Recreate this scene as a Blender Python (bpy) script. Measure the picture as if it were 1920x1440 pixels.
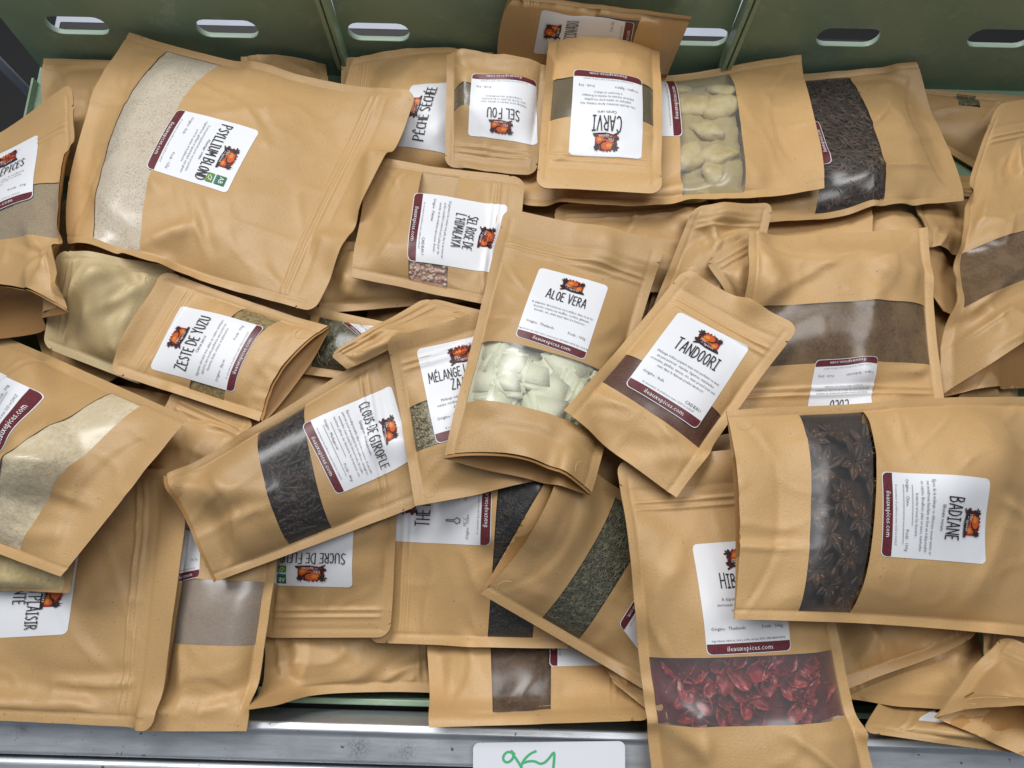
import bpy, bmesh, math, random
import numpy as np
from mathutils import Vector, Matrix

for o in list(bpy.data.objects): bpy.data.objects.remove(o, do_unlink=True)
SC = bpy.context.scene
COL = SC.collection
R = math.radians

# ------------------------------------------------------------------ camera
CAMZ = 0.70
PITCH = R(14.6)
F = 1442.0                                    # focal length in photograph pixels (1920 wide)
cd = bpy.data.cameras.new('camera'); cam = bpy.data.objects.new('camera', cd); COL.objects.link(cam)
cam.location = (0, 0, CAMZ); cam.rotation_euler = (PITCH, 0, 0)
cd.sensor_width = 36; cd.lens = 36 * F / 1920; cd.clip_start = 0.02; cd.clip_end = 60
SC.camera = cam

# ------------------------------------------------------------------ light
w = bpy.data.worlds.new('World'); SC.world = w; w.use_nodes = True
w.node_tree.nodes['Background'].inputs[0].default_value = (0.80, 0.88, 1.0, 1)
w.node_tree.nodes['Background'].inputs[1].default_value = 0.165
def area(name, loc, target, sx, sy, power, col):
    l = bpy.data.lights.new(name, 'AREA'); l.shape = 'RECTANGLE'; l.size = sx; l.size_y = sy
    l.energy = power; l.color = col
    o = bpy.data.objects.new(name, l); COL.objects.link(o); o.location = loc
    o.rotation_euler = (Vector(target) - Vector(loc)).to_track_quat('-Z', 'Y').to_euler()
    return o
area('ceiling_lamp', (-0.75, 1.55, 2.2), (0, .2, 0), 1.9, 0.85, 53, (1.0, .985, .96))
area('ceiling_lamp', (0.75, 0.55, 2.5), (0.1, .2, 0), 0.8, 1.9, 27, (1.0, .985, .96))
SC.view_settings.view_transform = 'Standard'; SC.view_settings.look = 'None'
SC.view_settings.exposure = 0.0; SC.view_settings.gamma = 1.0; SC.view_settings.use_curve_mapping = False

# ------------------------------------------------------------------ helpers
cp, sp = math.cos(PITCH), math.sin(PITCH)
def at(px, py, z):
    """point of height z seen at a photograph pixel"""
    a, b = (px - 960) / F, -(py - 720) / F
    dy, dz = b * cp + sp, b * sp - cp
    t = (z - CAMZ) / dz
    return (a * t, dy * t)
def proj(x, y, z):
    zz = z - CAMZ
    d = -(-y * sp + zz * cp); b = y * cp + zz * sp
    return 960 + F * x / d, 720 - F * b / d

def tag(o, label=None, cat=None, group=None, kind=None):
    if label: o['label'] = label
    if cat: o['category'] = cat
    if group: o['group'] = group
    if kind: o['kind'] = kind
    return o
def mesh_obj(name, verts, faces, mats, parent=None, smooth=True, fmat=None, origin=None):
    me = bpy.data.meshes.new(name)
    v = np.asarray(verts, dtype=float).reshape(-1, 3)
    if origin is not None: v = v - np.asarray(origin)
    me.from_pydata(v.tolist(), [], [tuple(int(i) for i in f) for f in faces])
    for m in (mats if isinstance(mats, (list, tuple)) else [mats]): me.materials.append(m)
    if fmat is not None: me.polygons.foreach_set('material_index', [int(i) for i in fmat])
    if smooth: me.polygons.foreach_set('use_smooth', [True] * len(me.polygons))
    me.update()
    o = bpy.data.objects.new(name, me); COL.objects.link(o)
    if parent: o.parent = parent
    return o
def empty(name, loc):
    o = bpy.data.objects.new(name, None); COL.objects.link(o); o.location = loc; o.empty_display_size = .02
    return o
class MB:
    """collects simple solids into one mesh"""
    def __init__(s): s.v = []; s.f = []
    def box(s, x0, x1, y0, y1, z0, z1):
        n = len(s.v)
        s.v += [(x, y, z) for z in (z0, z1) for y in (y0, y1) for x in (x0, x1)]
        s.f += [tuple(n + i for i in q) for q in ((0,2,3,1),(4,5,7,6),(0,1,5,4),(2,6,7,3),(0,4,6,2),(1,3,7,5))]
        return s
    def tube(s, pts, r, k=8):
        pts = [Vector(p) for p in pts]; n = len(s.v)
        for i, p in enumerate(pts):
            d = (pts[min(i + 1, len(pts) - 1)] - pts[max(i - 1, 0)]).normalized()
            a = d.orthogonal().normalized() if i == 0 else (a - d * a.dot(d)).normalized()
            b = d.cross(a)
            rr = r[i] if isinstance(r, (list, tuple)) else r
            for j in range(k):
                t = 2 * math.pi * j / k
                s.v.append(tuple(p + (a * math.cos(t) + b * math.sin(t)) * rr))
        for i in range(len(pts) - 1):
            for j in range(k):
                s.f.append((n + i*k + j, n + i*k + (j+1) % k, n + (i+1)*k + (j+1) % k, n + (i+1)*k + j))
        s.f.append(tuple(n + j for j in range(k))[::-1]); s.f.append(tuple(n + (len(pts)-1)*k + j for j in range(k)))
        return s
    def build(s, name, mat, parent=None, smooth=False, bevel=0, origin=None):
        o = mesh_obj(name, s.v, s.f, mat, parent, smooth, origin=origin)
        if bevel:
            m = o.modifiers.new('bevel', 'BEVEL'); m.width = bevel; m.segments = 2; m.limit_method = 'ANGLE'
        return o

# ------------------------------------------------------------------ materials
def mat(name, col, rough=.5, spec=.5, metal=0):
    m = bpy.data.materials.new(name); m.use_nodes = True
    b = m.node_tree.nodes['Principled BSDF']
    b.inputs['Base Color'].default_value = (*col, 1); b.inputs['Roughness'].default_value = rough
    b.inputs['Specular IOR Level'].default_value = spec; b.inputs['Metallic'].default_value = metal
    return m, m.node_tree, b
def N(nt, t, **kw):
    n = nt.nodes.new(t)
    for k, v in kw.items():
        if hasattr(n, k): setattr(n, k, v)
        else: n.inputs[k.replace('_', ' ')].default_value = v
    return n
def coords(nt): return nt.nodes.new('ShaderNodeTexCoord').outputs['Object']
def noise(nt, scale, detail=3, rough=.55, vec=None):
    n = N(nt, 'ShaderNodeTexNoise'); n.inputs['Scale'].default_value = scale
    n.inputs['Detail'].default_value = detail; n.inputs['Roughness'].default_value = rough
    nt.links.new(vec if vec is not None else coords(nt), n.inputs['Vector']); return n.outputs['Fac']
def ramp(nt, fac, stops):
    r = nt.nodes.new('ShaderNodeValToRGB'); e = r.color_ramp.elements
    while len(e) < len(stops): e.new(.5)
    for i, (p, c) in enumerate(stops): e[i].position = p; e[i].color = (*c, 1)
    nt.links.new(fac, r.inputs['Fac']); return r.outputs['Color']
def bump(nt, b, h, dist, strength=1.0):
    n = nt.nodes.new('ShaderNodeBump'); n.inputs['Distance'].default_value = dist; n.inputs['Strength'].default_value = strength
    nt.links.new(h, n.inputs['Height']); nt.links.new(n.outputs['Normal'], b.inputs['Normal']); return n
def mixc(nt, fac, a, b, mode='MIX'):
    n = nt.nodes.new('ShaderNodeMix'); n.data_type = 'RGBA'; n.blend_type = mode
    def setin(i, v):
        if isinstance(v, tuple): n.inputs[i].default_value = (*v, 1)
        elif isinstance(v, (int, float)): n.inputs[i].default_value = v
        else: nt.links.new(v, n.inputs[i])
    setin(0, fac); setin(6, a); setin(7, b); return n.outputs[2]

def kraft(name, col, rough=.42):
    m, nt, b = mat(name, col, rough, .5)
    c2 = tuple(x * .90 for x in col); c3 = tuple(min(1, x * 1.06) for x in col)
    fib = noise(nt, 900, 2, .6)                        # fine paper fibre
    big = noise(nt, 22, 3, .5)
    c = ramp(nt, fib, [(.34, c2), (.52, col), (.70, c3)])
    c = mixc(nt, .35, c, ramp(nt, big, [(.3, tuple(x * .86 for x in col)), (.7, tuple(min(1, x * 1.05) for x in col))]))
    spk = noise(nt, 330, 1, .4)
    c = mixc(nt, ramp(nt, spk, [(.765, (0, 0, 0)), (.785, (.5, .5, .5))]), c, tuple(x * .35 for x in col))
    ge = nt.nodes.new('ShaderNodeNewGeometry')             # rubbed, paler fold lines
    c = mixc(nt, ramp(nt, ge.outputs['Pointiness'], [(.515, (0, 0, 0)), (.57, (.55, .55, .55))]), c, tuple(min(1, x * 1.3 + .04) for x in col))
    oi = nt.nodes.new('ShaderNodeObjectInfo')
    hv = nt.nodes.new('ShaderNodeHueSaturation')
    mr = N(nt, 'ShaderNodeMapRange'); mr.inputs['To Min'].default_value = .80; mr.inputs['To Max'].default_value = 1.08
    nt.links.new(oi.outputs['Random'], mr.inputs['Value']); nt.links.new(mr.outputs[0], hv.inputs['Value'])
    nt.links.new(c, hv.inputs['Color']); nt.links.new(hv.outputs[0], b.inputs['Base Color'])
    rr = N(nt, 'ShaderNodeMapRange'); rr.inputs['To Min'].default_value = rough - .09; rr.inputs['To Max'].default_value = rough + .12
    nt.links.new(noise(nt, 60, 3), rr.inputs['Value']); nt.links.new(rr.outputs[0], b.inputs['Roughness'])
    bump(nt, b, noise(nt, 620, 3, .7), .00032, .85)
    return m
KRAFT = kraft('kraft_paper', (.565, .356, .158), .44)
KRAFT_PALE = kraft('pale_kraft_paper', (.62, .485, .26), .5)
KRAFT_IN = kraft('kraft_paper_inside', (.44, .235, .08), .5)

def make_film(name, tint=(.985, .985, .985), haze=.022, gloss=.0, rough=.27):
    m = bpy.data.materials.new(name); m.use_nodes = True; nt = m.node_tree; nt.nodes.clear()
    out = nt.nodes.new('ShaderNodeOutputMaterial')
    tr = nt.nodes.new('ShaderNodeBsdfTransparent'); tr.inputs[0].default_value = (*tint, 1)
    gl = nt.nodes.new('ShaderNodeBsdfAnisotropic'); gl.inputs['Roughness'].default_value = rough
    gl.inputs['Color'].default_value = (.95, .97, 1, 1)
    df = nt.nodes.new('ShaderNodeBsdfDiffuse'); df.inputs[0].default_value = (.76, .75, .74, 1)
    m1 = nt.nodes.new('ShaderNodeMixShader'); m1.inputs[0].default_value = haze
    nt.links.new(tr.outputs[0], m1.inputs[1]); nt.links.new(df.outputs[0], m1.inputs[2])
    fr = nt.nodes.new('ShaderNodeLayerWeight')          # Schlick reflectance, the same on both sides of the thin film
    pw = N(nt, 'ShaderNodeMath'); pw.operation = 'POWER'; pw.inputs[1].default_value = 5.0
    nt.links.new(fr.outputs['Facing'], pw.inputs[0])
    mm = N(nt, 'ShaderNodeMath'); mm.operation = 'MULTIPLY_ADD'; mm.inputs[1].default_value = .9; mm.inputs[2].default_value = .05 + gloss
    nt.links.new(pw.outputs[0], mm.inputs[0])
    m2 = nt.nodes.new('ShaderNodeMixShader'); nt.links.new(mm.outputs[0], m2.inputs[0])
    nt.links.new(m1.outputs[0], m2.inputs[1]); nt.links.new(gl.outputs[0], m2.inputs[2])
    bp = nt.nodes.new('ShaderNodeBump'); bp.inputs['Distance'].default_value = .0006; bp.inputs['Strength'].default_value = .35
    nt.links.new(noise(nt, 45, 2), bp.inputs['Height'])
    nt.links.new(bp.outputs[0], gl.inputs['Normal'])
    nt.links.new(m2.outputs[0], out.inputs[0]); return m
FILM = make_film('window_film')
FILM_SOFT = make_film('soft_window_film', haze=.035, gloss=.01, rough=.34)
FILM_MILKY = make_film('milky_window_film', haze=.10, gloss=.03, rough=.30)
FILM_HAZY = make_film('hazy_window_film', haze=.09, gloss=.03, rough=.30)

def powder(name, cols, scale=700, rough=.8, grain=.0006, patch=None):
    m, nt, b = mat(name, cols[0], rough, .3)
    n = noise(nt, scale, 4, .7)
    st = [(.30 + .4 * i / max(1, len(cols) - 1), c) for i, c in enumerate(cols)]
    c = ramp(nt, n, st)
    if patch: c = mixc(nt, ramp(nt, noise(nt, 40, 4, .6), [(.45, (0, 0, 0)), (.62, (.8, .8, .8))]), c, patch)
    nt.links.new(c, b.inputs['Base Color']); bump(nt, b, noise(nt, scale * .7, 4, .7), grain, 1); return m
POW = {
 'psyllium': powder('psyllium_husk', [(.14, .10, .06), (.54, .46, .35), (.64, .57, .46), (.72, .66, .55)], 700, patch=(.64, .56, .44)),
 'cream': powder('cream_powder', [(.56, .46, .29), (.68, .58, .40), (.74, .65, .48)], 260, grain=.0012, patch=(.62, .52, .34)),
 'yellow': powder('yellow_powder', [(.48, .37, .16), (.60, .49, .25), (.66, .56, .32)], 300, patch=(.50, .37, .16)),
 'coco': powder('coconut_sugar', [(.08, .042, .016), (.13, .072, .029), (.18, .105, .045)], 420, grain=.0010, patch=(.20, .125, .056)),
 'tandoori': powder('tandoori_powder', [(.06, .02, .009), (.10, .036, .017), (.15, .058, .028)], 700),
 'sage': powder('fine_brown_powder', [(.20, .15, .09), (.33, .26, .17), (.42, .33, .22)], 900),
 'drab': powder('taupe_powder', [(.26, .195, .14), (.30, .23, .17), (.33, .255, .19)], 500),
 'olive':    powder('olive_powder', [(.10, .075, .04), (.14, .11, .06), (.17, .13, .075)], 800),
 'yuzu':     powder('yuzu_granules', [(.09, .06, .02), (.25, .18, .07), (.36, .27, .12), (.45, .36, .18)], 420, grain=.0012),
 'brownsugar': powder('brown_sugar', [(.05, .025, .012), (.10, .055, .027), (.15, .088, .045)], 300, grain=.0014, patch=(.13, .075, .038)),
 'muscovado': powder('dark_sugar', [(.05, .032, .016), (.12, .085, .045)], 300, patch=(.16, .12, .06)),
 'darkbed':  powder('dark_bed', [(.012, .01, .009), (.03, .024, .02)], 300),
 'brownbed': powder('brown_bed', [(.02, .012, .009), (.045, .028, .02)], 300),
 'aloebed':  powder('aloe_bed', [(.52, .54, .40), (.62, .63, .50)], 60),
 'redbed':   powder('red_bed', [(.06, .008, .012), (.16, .02, .03)], 120),
 'greenbed': powder('green_bed', [(.035, .032, .018), (.075, .07, .04)], 500),
 'seedbed':  powder('seed_bed', [(.06, .055, .03), (.16, .14, .08)], 500),
 'amberbed': powder('amber_bed', [(.36, .28, .12), (.45, .37, .18)], 40),
 'saltbed':  powder('salt_bed', [(.40, .22, .15), (.5, .34, .26)], 300),
}
def vary(name, cols, rough=.6, scale=60, spec=.4, bumpd=.0004, bscale=400):
    m, nt, b = mat(name, cols[0], rough, spec)
    oi = nt.nodes.new('ShaderNodeObjectInfo')
    add = N(nt, 'ShaderNodeVectorMath'); add.operation = 'ADD'
    nt.links.new(coords(nt), add.inputs[0]); nt.links.new(oi.outputs['Location'], add.inputs[1])
    c = ramp(nt, noise(nt, scale, 3, .6, add.outputs[0]), [(.32 + .36 * i / max(1, len(cols) - 1), k) for i, k in enumerate(cols)])
    nt.links.new(c, b.inputs['Base Color']); bump(nt, b, noise(nt, bscale, 3), bumpd, 1); return m
M_ANISE = vary('star_anise_husk', [(.017, .011, .008), (.036, .020, .012), (.09, .044, .022)], .5, 90)
M_SEED = vary('anise_seed', [(.16, .06, .02), (.24, .10, .04)], .25)
M_CLOVE = vary('clove', [(.014, .011, .010), (.032, .022, .017), (.065, .038, .024)], .6, 200)
M_ALOE = vary('aloe_chunk', [(.68, .70, .50), (.77, .78, .60)], .45, 40)
M_ALOE.node_tree.nodes['Principled BSDF'].inputs['Subsurface Weight'].default_value = .25
M_ALOE.node_tree.nodes['Principled BSDF'].inputs['Subsurface Radius'].default_value = (.004, .004, .003)
M_HIB = vary('candied_hibiscus', [(.13, .005, .012), (.25, .012, .02), (.36, .028, .035), (.55, .26, .25)], .45, 150, bumpd=.001, bscale=200)
M_BARK = vary('bark_shred', [(.03, .019, .013), (.06, .036, .024), (.13, .08, .05)], .65, 130)
M_NEEDLE = vary('herb_needle', [(.05, .048, .026), (.10, .096, .052), (.19, .18, .10)], .6, 260)
M_TEA = vary('black_tea_leaf', [(.012, .012, .012), (.03, .028, .026), (.07, .055, .035)], .55, 200)
M_SESAME = vary('zaatar_seed', [(.12, .11, .06), (.30, .25, .14), (.44, .37, .23)], .5, 320)
M_SALT = vary('pink_salt', [(.55, .30, .22), (.66, .48, .40), (.7, .6, .54)], .25, 200)
M_AMBER = vary('candied_chunk', [(.46, .35, .13), (.56, .46, .21), (.64, .56, .32)], .4, 60)

STICKER, nt, b = mat('white_sticker', (.80, .82, .865), .42, .5)
INK, _, _ = mat('black_ink', (.022, .022, .026), .5)
INK_SOFT, _, _ = mat('grey_ink', (.13, .135, .155), .5)
INK_FAINT, _, _ = mat('faint_ink', (.42, .44, .49), .5)
MAROON, nt, b = mat('maroon_band', (.12, .022, .03), .38)
nt.links.new(ramp(nt, noise(nt, 500, 2), [(.3, (.10, .016, .024)), (.7, (.155, .03, .038))]), b.inputs['Base Color'])
L_DARK, _, _ = mat('logo_dark', (.035, .014, .016), .5)
L_RED, _, _ = mat('logo_red', (.25, .022, .016), .5)
L_ORANGE, _, _ = mat('logo_orange', (.58, .105, .018), .5)
L_GOLD, _, _ = mat('logo_gold', (.72, .25, .03), .5)
L_WHITE, _, _ = mat('print_white', (.80, .80, .80), .5)
L_GREEN, _, _ = mat('logo_green', (.012, .15, .055), .5)
L_LEAF, _, _ = mat('logo_leaf_green', (.10, .26, .02), .5)
L_BLUE, _, _ = mat('logo_teal', (.02, .20, .22), .5)

GREEN, nt, b = mat('green_plastic', (.25, .34, .26), .40)
g1 = ramp(nt, noise(nt, 9, 4, .6), [(.3, (.225, .325, .22)), (.7, (.29, .405, .28))])
mp = nt.nodes.new('ShaderNodeMapping'); mp.inputs['Scale'].default_value = (1, 1, 5); mp.inputs['Rotation'].default_value = (0, .35, 0)
nt.links.new(coords(nt), mp.inputs[0])
scr = ramp(nt, noise(nt, 34, 5, .75, mp.outputs[0]), [(.55, (0, 0, 0)), (.70, (.5, .5, .5))])
nt.links.new(mixc(nt, scr, g1, (.45, .53, .45)), b.inputs['Base Color'])
bump(nt, b, noise(nt, 60, 4, .6), .0006, .6)
GREEN_EDGE, _, _ = mat('lit_green_plastic_edge', (.34, .44, .36), .45)  # light caught by the wall thickness, painted as a paler green
STEEL, nt, b = mat('galvanised_steel', (.47, .49, .51), .34, .5, .7)
mp = nt.nodes.new('ShaderNodeMapping'); mp.inputs['Scale'].default_value = (.16, 1, 1); nt.links.new(coords(nt), mp.inputs[0])
brush = noise(nt, 160, 4, .65, mp.outputs[0])
stain = ramp(nt, noise(nt, 55, 5, .7), [(.62, (0, 0, 0)), (.74, (.35, .35, .35))])
spots = ramp(nt, noise(nt, 210, 2, .5), [(.70, (0, 0, 0)), (.74, (.8, .8, .8))])
base = ramp(nt, brush, [(.25, (.48, .51, .55)), (.75, (.68, .71, .76))])
base = mixc(nt, stain, base, (.17, .165, .16)); base = mixc(nt, spots, base, (.08, .07, .06))
tcs = coords(nt); sm = None
for (sx_, sy_, sr_) in ((-.117, -.018, .012), (-.080, -.019, .010), (.17, -.023, .007), (-.375, -.010, .006)):
    d_ = N(nt, 'ShaderNodeVectorMath'); d_.operation = 'DISTANCE'; nt.links.new(tcs, d_.inputs[0]); d_.inputs[1].default_value = (sx_, sy_, .117)
    g_ = ramp(nt, d_.outputs['Value'], [(.0, (1, 1, 1)), (sr_, (0, 0, 0))])
    sm = g_ if sm is None else mixc(nt, 1.0, sm, g_, 'ADD')
smn = ramp(nt, noise(nt, 520, 5, .8), [(.42, (0, 0, 0)), (.60, (.8, .8, .8))])
base = mixc(nt, mixc(nt, 1.0, sm, smn, 'MULTIPLY'), base, (.10, .10, .105))
nt.links.new(base, b.inputs['Base Color'])
rr = N(nt, 'ShaderNodeMapRange'); rr.inputs['To Min'].default_value = .26; rr.inputs['To Max'].default_value = .6
nt.links.new(noise(nt, 26, 4), rr.inputs['Value']); nt.links.new(rr.outputs[0], b.inputs['Roughness'])
bump(nt, b, brush, .0003, .5)
BLACK, _, _ = mat('black_panel', (.012, .012, .013), .6)
GREYP, nt, b = mat('grey_blue_board', (.42, .45, .55), .6)
nt.links.new(ramp(nt, noise(nt, 14, 4), [(.3, (.38, .41, .50)), (.7, (.46, .49, .59))]), b.inputs['Base Color'])
CARD, _, _ = mat('price_card', (.78, .80, .88), .3)
MARKER, _, _ = mat('green_marker', (.06, .46, .20), .45)

# ------------------------------------------------------------------ heights: what lies on what
GX0, GX1, GY0, GY1, GS = -.66, .66, -.36, .64, .0025
nx, ny = int((GX1 - GX0) / GS) + 1, int((GY1 - GY0) / GS) + 1
XS = GX0 + GS * np.arange(nx); YS = GY0 + GS * np.arange(ny)
FX, FY = np.meshgrid(XS, YS)
FLOOR = -.03; RIM = .066
YAW = R(1.5)
def yawy(x, y0): return y0 - math.tan(YAW) * x        # lines that run parallel to the crates' fronts
BACK_Y, FRONT_Y = .540, -.098
FIELD = np.full((ny, nx), FLOOR)
fy = FRONT_Y - math.tan(YAW) * FX
FIELD[(FY < fy + .006) & (FY > fy - .008)] = RIM
FIELD[(FY <= fy - .008)] = .066
FIELD[(FY <= fy - .038)] = .050
FIELD[(FY <= fy - .09)] = .0
by = BACK_Y - math.tan(YAW) * FX
FIELD[FY > by] = FLOOR
def sample(A, x, y):
    fx = np.clip((x - GX0) / GS, 0, nx - 1.001); fyy = np.clip((y - GY0) / GS, 0, ny - 1.001)
    i = fx.astype(int); j = fyy.astype(int); a = fx - i; b = fyy - j
    return A[j, i]*(1-a)*(1-b) + A[j, i+1]*a*(1-b) + A[j+1, i]*(1-a)*b + A[j+1, i+1]*a*b
def gblur(A, s0, s1):
    for ax, s in ((0, s0), (1, s1)):
        if s < .3: continue
        r = max(1, int(3 * s)); k = np.exp(-.5 * (np.arange(-r, r + 1) / s) ** 2); k /= k.sum()
        pad = [(0, 0), (0, 0)]; pad[ax] = (r, r)
        B = np.pad(A, pad, mode='edge'); out = np.zeros_like(A)
        for q in range(2 * r + 1):
            sl = [slice(None), slice(None)]; sl[ax] = slice(q, q + A.shape[ax])
            out += k[q] * B[tuple(sl)]
        A = out
    return A
def vnoise(x, y, seed):
    def h(i, j):
        n = (i * 374761393 + j * 668265263 + seed * 974634777) & 0x7fffffff
        n = ((n ^ (n >> 13)) * 1274126177) & 0x7fffffff
        return ((n ^ (n >> 16)) & 0xffff) / 65535.0
    i = np.floor(x).astype(np.int64); j = np.floor(y).astype(np.int64); a = x - i; b = y - j
    a = a*a*a*(a*(a*6-15)+10); b = b*b*b*(b*(b*6-15)+10)
    return (h(i,j)*(1-a)*(1-b) + h(i+1,j)*a*(1-b) + h(i,j+1)*(1-a)*b + h(i+1,j+1)*a*b) * 2 - 1
def sstep(a, b, x):
    t = np.clip((x - a) / (b - a), 0, 1); return t*t*(3-2*t)

NU, NV = 89, 129
US, VS = np.linspace(0, 1, NU), np.linspace(0, 1, NV)
UU, VV = np.meshgrid(US, VS)                        # [v,u]
def interp(A, u, v):
    fu = np.clip(np.asarray(u, float), 0, 1) * (NU - 1); fv = np.clip(np.asarray(v, float), 0, 1) * (NV - 1)
    i = np.minimum(fu.astype(int), NU - 2); j = np.minimum(fv.astype(int), NV - 2); a = fu - i; b = fv - j
    return A[j, i]*(1-a)*(1-b) + A[j, i+1]*a*(1-b) + A[j+1, i]*(1-a)*b + A[j+1, i+1]*a*b

class Surf:
    """one filled stand-up pouch settled on whatever lies below: u across, v from zip end (0) to gusset end (1)"""
    def __init__(s, world=None, px=None, T=.02, fill=(.3, .97), G=0, zc=(0,0,0,0), mids=None, seed=1, wob=1.0, stiff=.75, sig=.036, zmin=None, crease=6, lift=.001, pull=0, sm=.0035):
        rng = random.Random(seed); s.rng = rng; s.seed = seed; s.G = G; s.T = T; s.pull = pull
        cz = np.full(4, .08); extra = np.zeros(4)
        for it in range(9 if px is not None else 1):
            if px is not None:
                C = np.array([at(p[0], p[1], z) for p, z in zip(px, cz)])
            else: C = np.array(world)
            TL, TR, BR, BL = C
            X, Y = [((1-UU)*(1-VV)*TL[k] + UU*(1-VV)*TR[k] + UU*VV*BR[k] + (1-UU)*VV*BL[k]) for k in (0, 1)]
            if mids:
                for e, m in mids.items():
                    a, b_, wt = {'T': (0, 1, (1-VV)*4*UU*(1-UU)), 'B': (3, 2, VV*4*UU*(1-UU)),
                                 'L': (0, 3, (1-UU)*4*VV*(1-VV)), 'R': (1, 2, UU*4*VV*(1-VV))}[e]
                    zz = (cz[a] + cz[b_]) / 2
                    p = np.array(at(m[0], m[1], zz)) if px is not None else np.array(m)
                    d = p - (C[a] + C[b_]) / 2
                    X = X + d[0] * wt; Y = Y + d[1] * wt
            W = (np.hypot(*(TR-TL)) + np.hypot(*(BR-BL))) / 2; H = (np.hypot(*(BL-TL)) + np.hypot(*(BR-TR))) / 2
            s.W, s.H = W, H
            und = sample(FIELD, X, Y)
            su, sv = sig / (W / NU), sig / (H / NV)
            c = und.copy()
            for q in range(3): c = np.maximum(und, gblur(c, sv, su))
            A = np.stack([np.ones(UU.size), UU.ravel(), VV.ravel()], 1)
            k, *_ = np.linalg.lstsq(A, c.ravel(), rcond=None)
            p = (A @ k).reshape(UU.shape)
            h = c + stiff * np.maximum(0, p - c)
            h = gblur(h, .006 / (H / NV), .006 / (W / NU))
            h = np.maximum(h, und + .0006)
            h = gblur(h, sm / (H / NV), sm / (W / NU))
            h = h + .85 * max(0, float((und - h).max())) + lift
            zc_ = np.array(zc) + extra
            zq = (1-UU)*(1-VV)*zc_[0] + UU*(1-VV)*zc_[1] + UU*VV*zc_[2] + (1-UU)*VV*zc_[3]
            h = h + zq
            if zmin is not None:
                zz = (1-UU)*(1-VV)*zmin[0] + UU*(1-VV)*zmin[1] + UU*VV*zmin[2] + (1-UU)*VV*zmin[3]
                h = zz
            seam = h + .22 * T
            cz = .35 * cz + .65 * np.array([seam[0, 0], seam[0, -1], seam[-1, -1], seam[-1, 0]]) if it else np.array([seam[0, 0], seam[0, -1], seam[-1, -1], seam[-1, 0]])
            if px is not None and zmin is None:           # a corner that would pass through the back wall leans up against it
                for k_, p_ in enumerate(px):
                    zl = cz[k_]
                    while True:
                        x_, y_ = at(p_[0], p_[1], zl)
                        if y_ < BACK_Y - math.tan(YAW) * x_ + math.tan(R(4)) * zl - .009 or zl > .2: break
                        zl += .002
                    extra[k_] += zl - cz[k_]; cz[k_] = zl
        um = min(.12, .0075 / W); s.um = um
        a = np.clip(np.abs(UU * 2 - 1) / (1 - 2 * um), 0, 1)
        pu = (1 - a ** 3.0) ** .85
        f0, f1 = fill
        pv = sstep(f0 - .16, f0 + .25, VV)
        end = 1 - sstep(f1 - .20, f1, VV)
        if G > 0: end = np.maximum(end, np.minimum(1, G / T) * (1 - 0 * VV))
        pv = pv * np.maximum(end, .0)
        # corner-pinched fill: the bag narrows towards its ends
        prof = pu ** (1 + .5 * (1 - pv)) * pv
        if G > 0:
            edge = sstep(.80, 1, VV)
            prof = prof * (1 - edge) + edge * (G / T) * np.clip(1 - (UU * 2 - 1) ** 2, 0, 1)
        gx, gy = UU * W, VV * H
        lo = vnoise(gx * 26 + 3, gy * 26, seed) * .6 + vnoise(gx * 55, gy * 55, seed + 7) * .3
        rid = 1 - np.abs(vnoise(gx * 34 + 9, gy * 34 + gx * 12, seed + 3)) * 2
        inb = np.clip(pu * 1.6, 0, 1) * sstep(.10, .2, VV)
        wr = wob * inb * (lo * .0013 + np.clip(rid, 0, 1) ** 3 * .0011)
        # sharp creases
        for q in range(crease):
            cx, cy = rng.uniform(.08, .92) * W, rng.uniform(.14, .96) * H
            if rng.random() < .5: cx = rng.choice([.07, .93]) * W
            th = rng.uniform(0, math.pi); L = rng.uniform(.015, .045)
            dx, dy = gx - cx, gy - cy
            al = dx * math.cos(th) + dy * math.sin(th); ac = -dx * math.sin(th) + dy * math.cos(th) + .25 * al * al / L * rng.uniform(-1, 1)
            fade = np.exp(-(al / L) ** 2)
            amp = rng.uniform(.0012, .0032) * wob
            wr = wr + amp * fade * (np.clip(1 - np.abs(ac) / .0045, 0, 1) - .7 * np.clip(1 - np.abs(ac - .008) / .008, 0, 1)) * np.clip(inb + .25, 0, 1)
        # broad crisp folds: two flat facets meeting in a line
        for q in range(6):
            cx, cy = rng.uniform(.1, .9) * W, rng.uniform(.2, .95) * H
            th = rng.uniform(0, math.pi); L = rng.uniform(.03, .065)
            dx, dy = gx - cx, gy - cy
            al = dx * math.cos(th) + dy * math.sin(th); ac = -dx * math.sin(th) + dy * math.cos(th)
            wd = rng.uniform(.010, .034)
            sg = rng.choice([-1, 1])
            wr = wr + sg * rng.uniform(.0009, .0024) * wob * np.clip(1 - np.abs(ac) / wd * (1 + .6 * (ac > 0)), 0, 1) * np.exp(-(al / L) ** 4) * inb
        # curved seal of the bottom gusset, and the pinch it leaves
        vg = 1 - (.034 / H) * np.clip(1 - np.abs(2 * UU - 1) ** 2.2, 0, 1); dg = (VV - vg) * H
        wr = wr - .0011 * np.exp(-(dg / .0022) ** 2) * np.clip(pu * 2, 0, 1) + .0006 * np.exp(-((dg + .005) / .003) ** 2)
        # side seal ripples
        ed = np.exp(-((np.minimum(UU, 1 - UU) * W) / .012) ** 2)
        rip = ed * .0006 * wob * vnoise(gy * 60 + 5, UU * 0 + np.sign(UU - .5) * 3, seed + 11)
        seam = seam + rip + .0006 * wob * vnoise(gx * 14, gy * 14, seed + 5)
        s.X, s.Y, s.seam = X, Y, seam; s.wr = wr
        s.top = seam + .78 * T * prof + wr + .00015
        s.bot = seam - .20 * T * np.clip(prof, 0, 1) - .0006
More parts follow.
